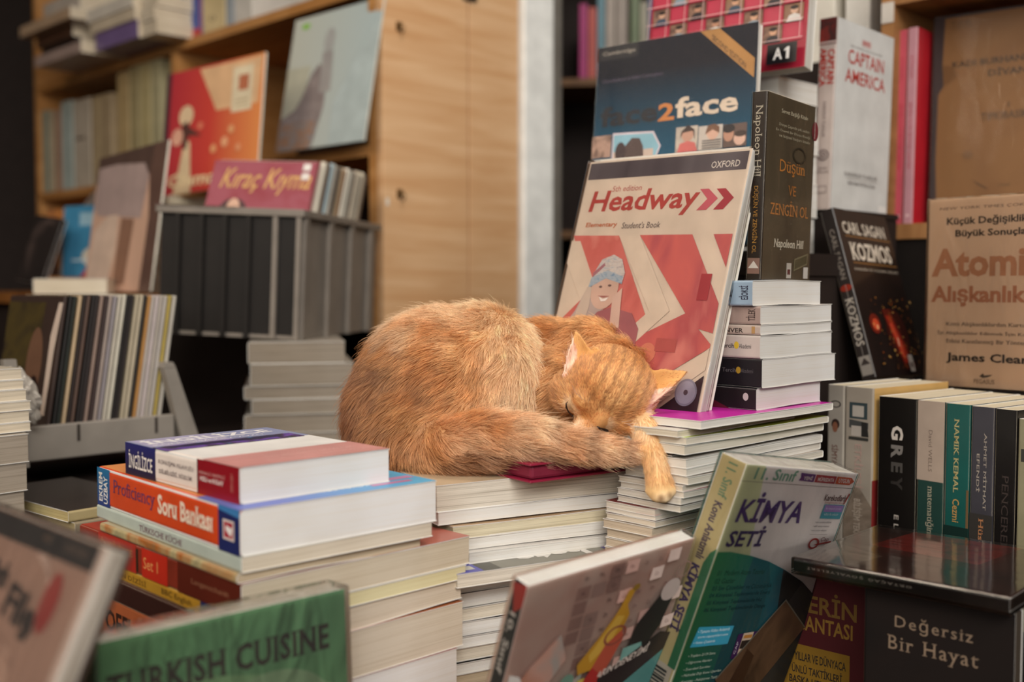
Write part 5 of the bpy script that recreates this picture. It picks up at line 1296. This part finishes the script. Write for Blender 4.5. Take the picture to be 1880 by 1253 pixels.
# head
blob('head', Hc, (.046, .041, .045), HB)
blob('head', hd(0, .016, .012), (.036, .026, .032), HB)
blob('cheek', hd(-.031, -.018, .008), (.021, .020, .024), HB)
blob('cheek', hd(.030, -.020, .010), (.021, .020, .024), HB)
blob('muzzle', hd(0, -.026, .034), (.019, .015, .020), HB)
blob('muzzle', hd(0, -.010, .036), (.0095, .022, .014), HB)
blob('muzzle', hd(-.009, -.032, .042), (.0105, .009, .010), HB)
blob('muzzle', hd(.009, -.032, .042), (.0105, .009, .010), HB)
# brow ridges and lids
for s_ in (-1, 1):
    blob('head', hd(s_ * .021, -.001, .035), (.013, .008, .009), HB)
    blob('head', hd(s_ * .021, -.011, .0335), (.010, .007, .007), HB)
# tail wrapped along the front
TAILP = [(c3(735, 806, 1.118), .026), (c3(785, 826, 1.080), .0275), (c3(840, 818, 1.058), .0275), (c3(900, 808, 1.044), .0260), (c3(965, 806, 1.033), .0205), (c3(1035, 815, 1.022), .0155), (c3(1095, 824, 1.014), .0128), (c3(1140, 830, 1.012), .0115), (c3(1160, 834, 1.012), .0095)]
chain('tail', TAILP, 7)
blob('leg', c3(862, 866, 1.062), (.026, .016, .010))
# front leg hanging over the edge
LEGP = [(c3(1160, 758, 1.070), .020), (c3(1186, 792, 1.030), .0150), (c3(1200, 838, 1.006), .0118), (c3(1208, 872, 1.0), .0112), (c3(1212, 894, .996), .0125)]
chain('leg', LEGP, 6)
TOES = []
for u, v, d, r in ((1196, 901, .996, .0066), (1206, 910, .990, .0072), (1220, 911, .988, .0072), (1231, 901, .992, .0064)):
    blob('paw', c3(u, v, d), r)
    TOES.append(c3(u, v, d))

bm = bmesh.new()
for reg, c, r, bs in BLOBS:
    M = Matrix(((bs[0][0] * r[0], bs[1][0] * r[1], bs[2][0] * r[2], c[0]), (bs[0][1] * r[0], bs[1][1] * r[1], bs[2][1] * r[2], c[1]), (bs[0][2] * r[0], bs[1][2] * r[1], bs[2][2] * r[2], c[2]), (0, 0, 0, 1)))
    bmesh.ops.create_icosphere(bm, subdivisions=4 if r.max() > .03 else 3, radius=1.0, matrix=M)


EARS = {}


def ear(key, A, B, T, bulge, cup, thick):
    """a cupped triangular ear: A and B are the base corners, T the tip"""
    ns, nr = 12, 12
    side = np.cross(B - A, T - A); side /= np.linalg.norm(side)
    if side @ bulge < 0: side = -side
    G = []
    for j in range(nr + 1):
        q = j / nr
        for i in range(ns + 1):
            s = i / ns
            wdt = (1 - q) ** 0.80
            mid = (A + B) * .5 * (1 - q) + T * q
            p = mid + (B - A) * (s - .5) * wdt + side * cup * (1 - q * .85) * (1 - (2 * s - 1) ** 2)
            G.append(p)
    G = np.array(G)
    V = [bm.verts.new(tuple(p + side * thick)) for p in G] + [bm.verts.new(tuple(p - side * thick)) for p in G]
    n = len(G); w_ = ns + 1
    fs = []
    for j in range(nr):
        for i in range(ns):
            a, b, c, d = j * w_ + i, j * w_ + i + 1, (j + 1) * w_ + i + 1, (j + 1) * w_ + i
            fs.append((a, b, c, d)); fs.append((n + a, n + d, n + c, n + b))
    for i in range(ns):
        fs.append((i, n + i, n + i + 1, i + 1)); j = nr * w_ + i; fs.append((j, j + 1, n + j + 1, n + j))
    for j in range(nr):
        a, b = j * w_, (j + 1) * w_; fs.append((a, b, n + b, n + a)); a += ns; b += ns; fs.append((a, n + a, n + b, b))
    for f in fs:
        try: bm.faces.new([V[q] for q in f])
        except ValueError: pass
    EARS[key] = (G, side, A, B, T)


ear('ear_l', c3(1030, 694, 1.050), c3(1102, 676, 1.043), c3(1057, 606, 1.066), np.array((.5, .8, .1)), .013, .0022)
ear('ear_r', c3(1172, 678, 1.055), c3(1180, 758, 1.032), c3(1262, 683, 1.056), np.array((.0, .6, .8)), .013, .0022)
bmesh.ops.recalc_face_normals(bm, faces=bm.faces)
me = bpy.data.meshes.new('raw'); bm.to_mesh(me); bm.free()
raw = bpy.data.objects.new('raw', me)
COL.objects.link(raw)
m_ = raw.modifiers.new('r', 'REMESH'); m_.mode = 'VOXEL'; m_.voxel_size = 0.0021; m_.adaptivity = 0
m_ = raw.modifiers.new('s', 'SMOOTH'); m_.factor = 0.5; m_.iterations = 5
dg = bpy.context.evaluated_depsgraph_get()
body_me = bpy.data.meshes.new_from_object(raw.evaluated_get(dg), depsgraph=dg)
bpy.data.objects.remove(raw, do_unlink=True)
nv = len(body_me.vertices)
P = np.zeros(nv * 3); body_me.vertices.foreach_get('co', P); P = P.reshape(-1, 3)
# extra softening everywhere except ears, eyes and paw, so that the lumps melt into one body
ed = np.zeros(len(body_me.edges) * 2, dtype=np.int32); body_me.edges.foreach_get('vertices', ed); ed = ed.reshape(-1, 2)
deg = np.bincount(ed.ravel(), minlength=nv).astype(float)[:, None]
dh = np.linalg.norm(P - Hc, axis=1)
dpaw = np.linalg.norm(P - c3(1213, 900, .99), axis=1)
dear = np.min(np.stack([np.min(np.linalg.norm(P[:, None, :] - EARS[k][0][None, ::4, :], axis=2), axis=1) for k in EARS]), axis=0)
wsm = np.clip((dh - .055) / .03, 0, 1) * np.clip((dpaw - .02) / .02, 0, 1) * np.clip((dear - .004) / .012, 0, 1)
wsm = np.maximum(wsm, np.clip((dear - .004) / .012, 0, 1) * 0.12)[:, None]
for it in range(28):
    S = np.zeros_like(P)
    np.add.at(S, ed[:, 0], P[ed[:, 1]]); np.add.at(S, ed[:, 1], P[ed[:, 0]])
    P += wsm * 0.6 * (S / deg - P)
# the belly rests on the pile and the notebook: nothing sinks below their tops
floor_z = np.full(nv, ZB + .0015)
ca, sa = math.cos(math.radians(36)), math.sin(math.radians(36))
rx, ry = P[:, 0] - 0.0169, P[:, 1] - 0.998
lx, ly = rx * ca + ry * sa, -rx * sa + ry * ca
floor_z[(lx > -.004) & (lx < .139) & (ly > -.004) & (ly < .194)] = ZB + .0195
q0_ = nc_at(800, DB_)
bB, aB = AX(28), AX(118)
tB = (P[:, 0] - q0_.x) * bB.x + (P[:, 1] - q0_.y) * bB.y
tA = (P[:, 0] - q0_.x) * aB.x + (P[:, 1] - q0_.y) * aB.y
onpile = (tB > -.03) & (tB < .222) & (tA > -.02)
P[:, 2] = np.where(onpile, np.maximum(P[:, 2], floor_z), P[:, 2])
body_me.vertices.foreach_set('co', P.ravel())
body_me.update()
body_me.polygons.foreach_set('use_smooth', np.ones(len(body_me.polygons), dtype=bool))

cat_o = tag(empty('cat', (0.0, 1.12, ZB)), 'orange tabby cat curled up asleep on the pile of books, one paw hanging', 'cat')
MI_ = Matrix.Translation((0, -1.12, -ZB))
body_me.transform(MI_)
body = link('body', body_me, cat_o)
off = np.array((0, 1.12, ZB))

# ---- colours and fur fields, all in place coordinates
REGN = ['hip', 'rump', 'torso', 'head', 'cheek', 'muzzle', 'tail', 'leg', 'paw']
tailC = np.array([p for p, r in TAILP])


def fbm(p, s, seed=0.0, octv=2):
    out = np.zeros(len(p)); amp = 1.0
    for o_ in range(octv):
        q = p * s * (2 ** o_) + seed + o_ * 7.3
        i = np.floor(q).astype(np.int64); f = q - i; f = f * f * (3 - 2 * f)
        acc = 0
        for dx in (0, 1):
            for dy in (0, 1):
                for dz in (0, 1):
                    h = ((i[:, 0] + dx) * 73856093) ^ ((i[:, 1] + dy) * 19349663) ^ ((i[:, 2] + dz) * 83492791)
                    h = (h * 1103515245 + 12345) & 0x7fffffff
                    val = (h % 10007) / 10007.0
                    acc = acc + val * (f[:, 0] if dx else 1 - f[:, 0]) * (f[:, 1] if dy else 1 - f[:, 1]) * (f[:, 2] if dz else 1 - f[:, 2])
        out += amp * (acc - .5); amp *= .5
    return out


def regions(p):
    best = np.full(len(p), 1e9); idx = np.zeros(len(p), dtype=int)
    for reg, c, r, bs in BLOBS:
        q = (p - c) @ bs.T / r
        d = (np.linalg.norm(q, axis=1) - 1) * r.min()
        k = d < best
        best[k] = d[k]; idx[k] = REGN.index(reg)
    idx[(idx == 6) & (p[:, 0] < -.100)] = 0
    return idx


def ear_of(p, nrm):
    e = np.zeros(len(p), dtype=int); inner = np.zeros(len(p)); tipk = np.zeros(len(p))
    for n_, k in enumerate(('ear_l', 'ear_r')):
        G, side, A, B, T = EARS[k]
        d = np.min(np.linalg.norm(p[:, None, :] - G[None, 13 * 2::2, :], axis=2), axis=1) if len(p) < 400000 else None
        m = d < .0075
        e[m] = n_ + 1
        s_ = np.clip(((p[m] - A) @ (B - A)) / ((B - A) @ (B - A)), 0, 1)
        inner[m] = (-(nrm[m] @ side) > .15) & ((s_ < .48) if n_ == 0 else (s_ > .42))
        L = np.linalg.norm(T - (A + B) / 2)
        tipk[m] = np.clip(((p[m] - (A + B) / 2) @ ((T - (A + B) / 2) / L)) / L, 0, 1)
    return e, inner, tipk


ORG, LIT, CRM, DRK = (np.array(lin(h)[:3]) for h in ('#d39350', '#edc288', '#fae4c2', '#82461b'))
PINK = np.array(lin('#dfb09c')[:3])


def mixc(a, b, k):
    k = np.clip(k, 0, 1)[:, None]
    return a * (1 - k) + b * k


def coat(p, nrm):
    idx = regions(p)
    n1 = fbm(p, 45, 1.7); n2 = fbm(p, 130, 5.1); n3 = fbm(p * np.array((1, 1, .35)), 95, 9.0)
    col = np.repeat(ORG[None], len(p), 0)
    # hip and rump: soft broken stripes across the flank, a darker saddle to the tail root; light painted in: pale top and right rim, deeper dark on the left
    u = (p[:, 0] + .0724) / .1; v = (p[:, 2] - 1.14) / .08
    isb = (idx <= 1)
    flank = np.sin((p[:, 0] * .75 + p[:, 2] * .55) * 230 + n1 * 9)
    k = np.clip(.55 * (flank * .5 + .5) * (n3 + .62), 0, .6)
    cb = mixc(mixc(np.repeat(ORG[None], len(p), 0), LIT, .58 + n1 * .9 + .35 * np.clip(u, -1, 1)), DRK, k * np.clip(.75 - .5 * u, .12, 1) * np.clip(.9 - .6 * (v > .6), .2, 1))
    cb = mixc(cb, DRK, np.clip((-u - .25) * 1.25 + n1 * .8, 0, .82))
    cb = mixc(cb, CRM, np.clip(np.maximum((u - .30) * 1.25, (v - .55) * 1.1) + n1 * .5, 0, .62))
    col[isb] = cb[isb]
    t_ = idx == 2
    ct_ = mixc(mixc(np.repeat(LIT[None], len(p), 0), ORG, .45 + n1), DRK, np.clip(np.sin(p[:, 0] * 210 + n1 * 8) * .22 + n3 * .2, 0, .3))
    col[t_] = ct_[t_]
    # head: narrow stripes running up the forehead, pale muzzle and eye rims
    q = (p - Hc)
    r_, u_, f_ = q @ Rh, q @ Uh, q @ Fh
    ish = (idx == 3) | (idx == 4)
    st = np.sin(r_ * 2 * np.pi / .0105 + n1 * 1.6 + np.sign(r_) * 0)
    kh = np.clip(st * .5 + .12, 0, 1) * np.clip((u_ + .006) / .012, 0, 1) * np.clip((.034 - np.abs(r_)) / .01, 0, 1)
    st2 = np.sin((u_ * .8 - np.abs(r_) * .5 + f_ * .3) * 2 * np.pi / .011 + n1 * 2)
    kc = np.clip(st2, 0, 1) * np.clip((np.abs(r_) - .022) / .01, 0, 1) * np.clip((.012 - u_) / .02, 0, 1)
    ch = mixc(mixc(np.repeat(ORG[None], len(p), 0), LIT, .45 + n1 * .8), DRK, .62 * kh + .38 * kc)
    br = np.exp(-((r_ - .004 * np.sin(u_ * 300)) / .0045) ** 2) * np.clip((u_ + .02) / .01, 0, 1) * np.clip((.016 - u_) / .01, 0, 1)
    ch = mixc(ch, DRK, .55 * br * (n2 + .8))
    eye = np.minimum(np.linalg.norm(p - EYE_L, axis=1), np.linalg.norm(p - EYE_R, axis=1))
    ch = mixc(ch, CRM, np.clip((.013 - eye) / .008, 0, .45))
    col[ish] = ch[ish]
    mz = idx == 5
    cm_ = mixc(np.repeat(CRM[None], len(p), 0), ORG, np.clip(.45 + (u_ + .024) / .02 + n2, 0, .9))
    col[mz] = cm_[mz]
    for q_ in (EARS['ear_l'][3], EARS['ear_r'][2]):
        kd = np.clip(1.2 - np.linalg.norm(p - q_, axis=1) / .009, 0, .75)
        col = mixc(col, DRK * .6, kd * ((idx == 3) | (idx == 4)))
    # tail: darker under line and rings near the end
    ta = idx == 6
    kt = np.clip((p[:, 0] + .110) / .05, 0, 1)
    d = np.linalg.norm(p[:, None, :] - tailC[None], axis=2); j = np.argmin(d, 1)
    along = p[:, 0]
    ring = np.clip(np.sin(along * 2 * np.pi / .034 + 1.0 + n1 * .8) * 1.2, 0, 1) * np.clip((along - .02) / .04, 0, 1)
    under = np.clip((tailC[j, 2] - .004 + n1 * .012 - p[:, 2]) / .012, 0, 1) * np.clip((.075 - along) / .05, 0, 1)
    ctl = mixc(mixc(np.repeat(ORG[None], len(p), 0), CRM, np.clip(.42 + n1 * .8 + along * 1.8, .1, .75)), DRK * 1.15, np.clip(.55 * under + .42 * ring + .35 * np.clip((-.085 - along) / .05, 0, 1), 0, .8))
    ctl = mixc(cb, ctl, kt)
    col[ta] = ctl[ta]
    lg = idx >= 7
    cl = mixc(np.repeat(CRM[None], len(p), 0), LIT * .95, .72 + n1)
    for a_, b_ in zip(TOES[:-1], TOES[1:]):  # shade in the gaps between the toes, painted into the coat
        g_ = (a_ + b_) / 2 + np.array((0, -.005, -.001))
        cl = mixc(cl, DRK * .7, np.clip(1.1 - np.linalg.norm(p - g_, axis=1) / .0042, 0, .7))
    col[lg] = cl[lg]
    e, inner, tip = ear_of(p, nrm)
    k = e > 0
    ce = mixc(np.repeat(ORG[None] * .95, len(p), 0), LIT, tip * .4)
    ce = np.where(inner[:, None] > .5, mixc(np.repeat(PINK[None], len(p), 0), CRM, .35 + n2), ce)
    col[k] = ce[k]
    return np.clip(col, 0, 1), idx, e, inner


# closed eyes: found on the face where the lids lie
from mathutils.bvhtree import BVHTree
bvh = BVHTree.FromPolygons([tuple(v) for v in P], [tuple(p.vertices) for p in body_me.polygons])
def on_face(r, u):
    o_ = hd(r, u, .2)
    h = bvh.ray_cast(Vector(o_), Vector(-Fh))
    return np.array(h[0]), np.array(h[1])
def on_sight(u, v):
    o_ = Vector((0, 0, CAMZ))
    h = bvh.ray_cast(o_, (at(u, v, 1.0) - o_).normalized())
    return np.array(h[0]), np.array(h[1])
EYE_L, NL = on_sight(1050, 750)
EYE_R, NR = on_sight(1107, 783)

vn = np.zeros(nv * 3); body_me.vertices.foreach_get('normal', vn); vn = vn.reshape(-1, 3)
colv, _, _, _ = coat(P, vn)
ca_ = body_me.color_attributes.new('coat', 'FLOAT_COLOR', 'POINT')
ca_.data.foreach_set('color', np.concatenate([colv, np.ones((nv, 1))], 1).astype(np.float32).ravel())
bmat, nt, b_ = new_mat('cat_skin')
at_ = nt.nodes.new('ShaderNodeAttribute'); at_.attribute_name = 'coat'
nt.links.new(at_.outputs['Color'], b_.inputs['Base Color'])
b_.inputs['Roughness'].default_value = .8; b_.inputs['Specular IOR Level'].default_value = .1
body_me.materials.append(bmat)

EM = mat('#241510', .35, .5)
for sgn, E_, N_ in ((-1, EYE_L, NL), (1, EYE_R, NR)):
    V = []; n_ = 14
    Rr = Rh - N_ * (Rh @ N_); Rr /= np.linalg.norm(Rr)
    Uu = np.cross(N_, Rr); Uu *= np.sign(Uu @ Uh)
    for s_ in (1, -1):
        for i in range(n_ + 1):
            a = i / n_ * 2 - 1
            x = a * .0076
            y = (-.0022 if sgn < 0 else -.0006) * (1 - a * a) + s_ * (.0021 if sgn < 0 else .0015) * (1 - a * a) + (.0018 if sgn < 0 else -.0012) * a * sgn
            V.append(E_ + Rr * x + Uu * y)
    # drop the outline onto the face and lift it a little
    W_ = []
    for p in V:
        h = bvh.find_nearest(Vector(p))
        W_.append(np.array(h[0]) + np.array(h[1]) * .0038 - off)
    F = [(i, i + 1, n_ + 1 + i + 1, n_ + 1 + i) for i in range(n_)]
    top = len(W_)
    o = mesh('closed_eye', W_, F, [EM], parent=cat_o, smooth=True)
    so = o.modifiers.new('t', 'SOLIDIFY'); so.thickness = .0012; so.offset = -1
p, n_ = on_face(0, -.024)
bm = bmesh.new(); bmesh.ops.create_icosphere(bm, subdivisions=3, radius=1)
for v in bm.verts:
    x, y, z = v.co
    v.co = Vector(p - off + Rh * (x * .0062 * (1.0 + .35 * y)) + Uh * (y * .0042) + Fh * (z * .004))
me = bpy.data.meshes.new('nose'); bm.to_mesh(me); bm.free(); me.materials.append(mat('#b0705e', .4))
me.polygons.foreach_set('use_smooth', np.ones(len(me.polygons), dtype=bool))
link('nose', me, cat_o)

# ---- fur strands
tri = []
body_me.calc_loop_triangles()
tri = np.zeros(len(body_me.loop_triangles) * 3, dtype=np.int32); body_me.loop_triangles.foreach_get('vertices', tri); tri = tri.reshape(-1, 3)
A_, B_, C_ = P[tri[:, 0]], P[tri[:, 1]], P[tri[:, 2]]
ar = .5 * np.linalg.norm(np.cross(B_ - A_, C_ - A_), axis=1)
NF = 150000
pick = rng.choice(len(tri), NF, p=ar / ar.sum())
r1, r2 = np.sqrt(rng.random(NF)), rng.random(NF)
w0, w1, w2 = (1 - r1)[:, None], (r1 * (1 - r2))[:, None], (r1 * r2)[:, None]
root = A_[pick] * w0 + B_[pick] * w1 + C_[pick] * w2
nr_ = vn[tri[pick, 0]] * w0 + vn[tri[pick, 1]] * w1 + vn[tri[pick, 2]] * w2
nr_ /= np.linalg.norm(nr_, axis=1)[:, None]
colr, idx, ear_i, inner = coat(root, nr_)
keep = np.ones(NF, bool)
keep &= ~((root[:, 2] < ZB + .003))
keep &= np.minimum(np.linalg.norm((root - EYE_L) * 1.0, axis=1), np.linalg.norm(root - EYE_R, axis=1)) > .0055
keep &= ~((ear_i > 0) & (inner > .5) & (rng.random(NF) < .55))
root, nr_, colr, idx, ear_i, inner = (x[keep] for x in (root, nr_, colr, idx, ear_i, inner))
NF = len(root)
flow = np.zeros((NF, 3))
u = (root[:, 0] + .0724) / .1
lr = lambda a, b, k: np.array(a)[None] * (1 - np.clip(k, 0, 1))[:, None] + np.array(b)[None] * np.clip(k, 0, 1)[:, None]
hipf = lr((-.35, -.1, -.95), (-.85, -.1, -.45), (u + .9) / .7)
hipf = hipf * (1 - np.clip((u - .2) / .5, 0, 1))[:, None] + np.array((-.25, -.25, -.9)) * np.clip((u - .2) / .5, 0, 1)[:, None]
low = np.clip((1.115 - root[:, 2]) / .03, 0, 1)[:, None]
wt = np.clip((root[:, 0] + .125) / .075, 0, 1)[:, None]
hipf = hipf * (1 - low * .5) + np.array((.5, -.2, -.7)) * low * .5
flow[idx <= 1] = hipf[idx <= 1]
flow[idx == 2] = np.array((-.75, -.15, -.55))
nose = hd(0, -.024, .05)
q = root - nose
hf = q / np.linalg.norm(q, axis=1)[:, None]
flow[(idx >= 3) & (idx <= 5)] = hf[(idx >= 3) & (idx <= 5)]
d = np.linalg.norm(root[:, None, :] - tailC[None], axis=2); j = np.clip(np.argmin(d, 1), 0, len(tailC) - 2)
td = tailC[j + 1] - tailC[j]; td /= np.linalg.norm(td, axis=1)[:, None]
tf = (td + np.array((0, 0, -.12))) * wt + hipf / np.linalg.norm(hipf, axis=1)[:, None] * (1 - wt)
flow[idx == 6] = tf[idx == 6]
near_tail = np.clip(1.25 - np.min(d, axis=1) / .040, 0, 1)[:, None] * wt
hf2 = hipf * (1 - near_tail) + (td + np.array((0, 0, -.2))) * near_tail
flow[idx <= 1] = hf2[idx <= 1]
flow[idx == 7] = np.array((.2, -.25, -.9)); flow[idx == 8] = np.array((.15, -.4, -.8))
for n_, k in enumerate(('ear_l', 'ear_r')):
    G, side, A, B, T = EARS[k]
    flow[ear_i == n_ + 1] = (T - (A + B) / 2) / np.linalg.norm(T - (A + B) / 2)
flow += .28 * np.stack([fbm(root, 70, 3.0 + 11 * i) for i in range(3)], 1) * np.where((idx <= 2) | (idx == 6), 3.2, .9)[:, None]
tang = flow - nr_ * np.sum(flow * nr_, axis=1)[:, None]
tang /= np.maximum(np.linalg.norm(tang, axis=1), 1e-5)[:, None]
LEN = np.array([.0155, .0175, .0140, .0072, .0095, .0050, .0170, .0075, .0032])[idx] * rng.uniform(.65, 1.25, NF)
LEN = np.where(idx == 6, LEN * np.clip(1 - (root[:, 0] - .02) / .20, .62, 1), LEN)
LEN = np.where(ear_i > 0, .0036 * rng.uniform(.6, 1.2, NF), LEN)
LEN = np.where((ear_i > 0) & (inner > .5), .009 * rng.uniform(.5, 1.2, NF), LEN)
eyed = np.minimum(np.linalg.norm(root - EYE_L, axis=1), np.linalg.norm(root - EYE_R, axis=1))
LEN *= np.clip(eyed / .014, .22, 1)
lift = np.array([.52, .50, .48, .32, .36, .35, .40, .28, .25])[idx]
guard = (rng.random(NF) < .05) & ((idx <= 2) | (idx == 6)) & (ear_i == 0)
LEN = np.where(guard, LEN * 1.45, LEN); lift = np.where(guard, lift * 1.35, lift)
lift = np.where(ear_i > 0, .25, lift) * rng.uniform(.75, 1.25, NF)
jit = rng.normal(0, .10, (NF, 3))
K = 5
ts = np.linspace(0, 1, K)
pts = np.zeros((NF, K, 3))
d0 = tang * np.cos(lift * 1.5)[:, None] + nr_ * np.sin(lift * 1.5)[:, None] + jit
d1 = tang * np.cos(lift * .35)[:, None] + nr_ * np.sin(lift * .35)[:, None] + jit * 1.3 + np.array((0, 0, -.10))
for i, t_ in enumerate(ts):
    pts[:, i] = root + LEN[:, None] * (d0 * (t_ - t_ * t_ * .5) + d1 * (t_ * t_ * .5)) - nr_ * .0006
# tufts: strands draw together towards a common tip
cell = np.floor((root + tang * 0) / np.where((idx <= 2) | (idx == 6), .0056, .0042)[:, None] + rng.uniform(-.25, .25, (NF, 3))).astype(np.int64)
h = (cell[:, 0] * 73856093) ^ (cell[:, 1] * 19349663) ^ (cell[:, 2] * 83492791)
_, inv = np.unique(h, return_inverse=True)
cnt = np.bincount(inv).astype(float)
tipm = np.stack([np.bincount(inv, weights=pts[:, -1, i]) / cnt for i in range(3)], 1)[inv]
clump = np.where((idx <= 2) | (idx == 6), .38, .25) * (ear_i == 0)
for i, t_ in enumerate(ts):
    pts[:, i] += (tipm - pts[:, -1] if i == K - 1 else (tipm - pts[:, i]) * 0 + (tipm - pts[:, -1])) * (clump * t_ ** 1.6)[:, None]
tuftc = np.clip(rng.normal(1.03, .12, len(cnt)), .6, 1.5)[inv]
lum = tuftc * rng.uniform(.84, 1.18, NF)
colr = np.clip(colr * lum[:, None] ** np.array((1.0, 1.18, 1.36))[None], 0, 1)
pts -= off
hc = bpy.data.hair_curves.new('fur')
hc.add_curves([K] * NF)
hc.attributes['position'].data.foreach_set('vector', pts.astype(np.float32).ravel())
ra = hc.attributes.get('radius') or hc.attributes.new('radius', 'FLOAT', 'POINT')
base_r = np.where((idx >= 3) & (idx <= 5) | (idx >= 7), .00013, .00017)
rad = base_r[:, None] * np.array([1.0, 1.0, .85, .6, .2])[None]
ra.data.foreach_set('value', rad.astype(np.float32).ravel())
fc = hc.attributes.new('coat', 'FLOAT_COLOR', 'CURVE')
fc.data.foreach_set('color', np.concatenate([colr, np.ones((NF, 1))], 1).astype(np.float32).ravel())
fm = bpy.data.materials.new('cat_fur'); fm.use_nodes = True
nt = fm.node_tree; nt.nodes.clear()
out = nt.nodes.new('ShaderNodeOutputMaterial')
a_ = nt.nodes.new('ShaderNodeAttribute'); a_.attribute_name = 'coat'
hi_ = nt.nodes.new('ShaderNodeHairInfo')
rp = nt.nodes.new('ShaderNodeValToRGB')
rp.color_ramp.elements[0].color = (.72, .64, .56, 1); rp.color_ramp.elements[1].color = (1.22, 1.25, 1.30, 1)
mx = nt.nodes.new('ShaderNodeMix'); mx.data_type, mx.blend_type = 'RGBA', 'MULTIPLY'; mx.inputs['Factor'].default_value = 1
df = nt.nodes.new('ShaderNodeBsdfDiffuse'); tl = nt.nodes.new('ShaderNodeBsdfTranslucent'); gl = nt.nodes.new('ShaderNodeBsdfHair')
gl.component = 'Reflection'; gl.inputs['RoughnessU'].default_value = .35; gl.inputs['RoughnessV'].default_value = .6
gl.inputs['Color'].default_value = (.9, .8, .68, 1)
s1 = nt.nodes.new('ShaderNodeMixShader'); s1.inputs[0].default_value = .36
s2 = nt.nodes.new('ShaderNodeMixShader'); s2.inputs[0].default_value = .10
L = nt.links.new
L(hi_.outputs['Intercept'], rp.inputs['Fac']); L(a_.outputs['Color'], mx.inputs['A']); L(rp.outputs['Color'], mx.inputs['B'])
L(mx.outputs['Result'], df.inputs['Color']); L(mx.outputs['Result'], tl.inputs['Color'])
L(df.outputs[0], s1.inputs[1]); L(tl.outputs[0], s1.inputs[2]); L(s1.outputs[0], s2.inputs[1]); L(gl.outputs[0], s2.inputs[2]); L(s2.outputs[0], out.inputs['Surface'])
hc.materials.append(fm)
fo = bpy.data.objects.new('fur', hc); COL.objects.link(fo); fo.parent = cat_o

# whiskers and brow hairs
wh = []
for s_ in (-1, 1):
    for i in range(4):
        b0, _n = on_face(s_ * (.018 + .003 * i), .004)
        dr = Uh * .7 + Rh * s_ * (.2 + .2 * i) + Fh * .6; dr /= np.linalg.norm(dr)
        wh.append([b0 + dr * .022 * k + Uh * .004 * k * k for k in ts])
wh = np.array(wh) - off
wc = bpy.data.hair_curves.new('brow_whiskers'); wc.add_curves([K] * len(wh))
wc.attributes['position'].data.foreach_set('vector', wh.astype(np.float32).ravel())
ra = wc.attributes.get('radius') or wc.attributes.new('radius', 'FLOAT', 'POINT')
ra.data.foreach_set('value', np.tile(np.array([1, .9, .7, .5, .2], dtype=np.float32) * .00018, len(wh)))
wc.materials.append(mat('#efe6da', .4))
wo = bpy.data.objects.new('brow_whiskers', wc); COL.objects.link(wo); wo.parent = cat_o
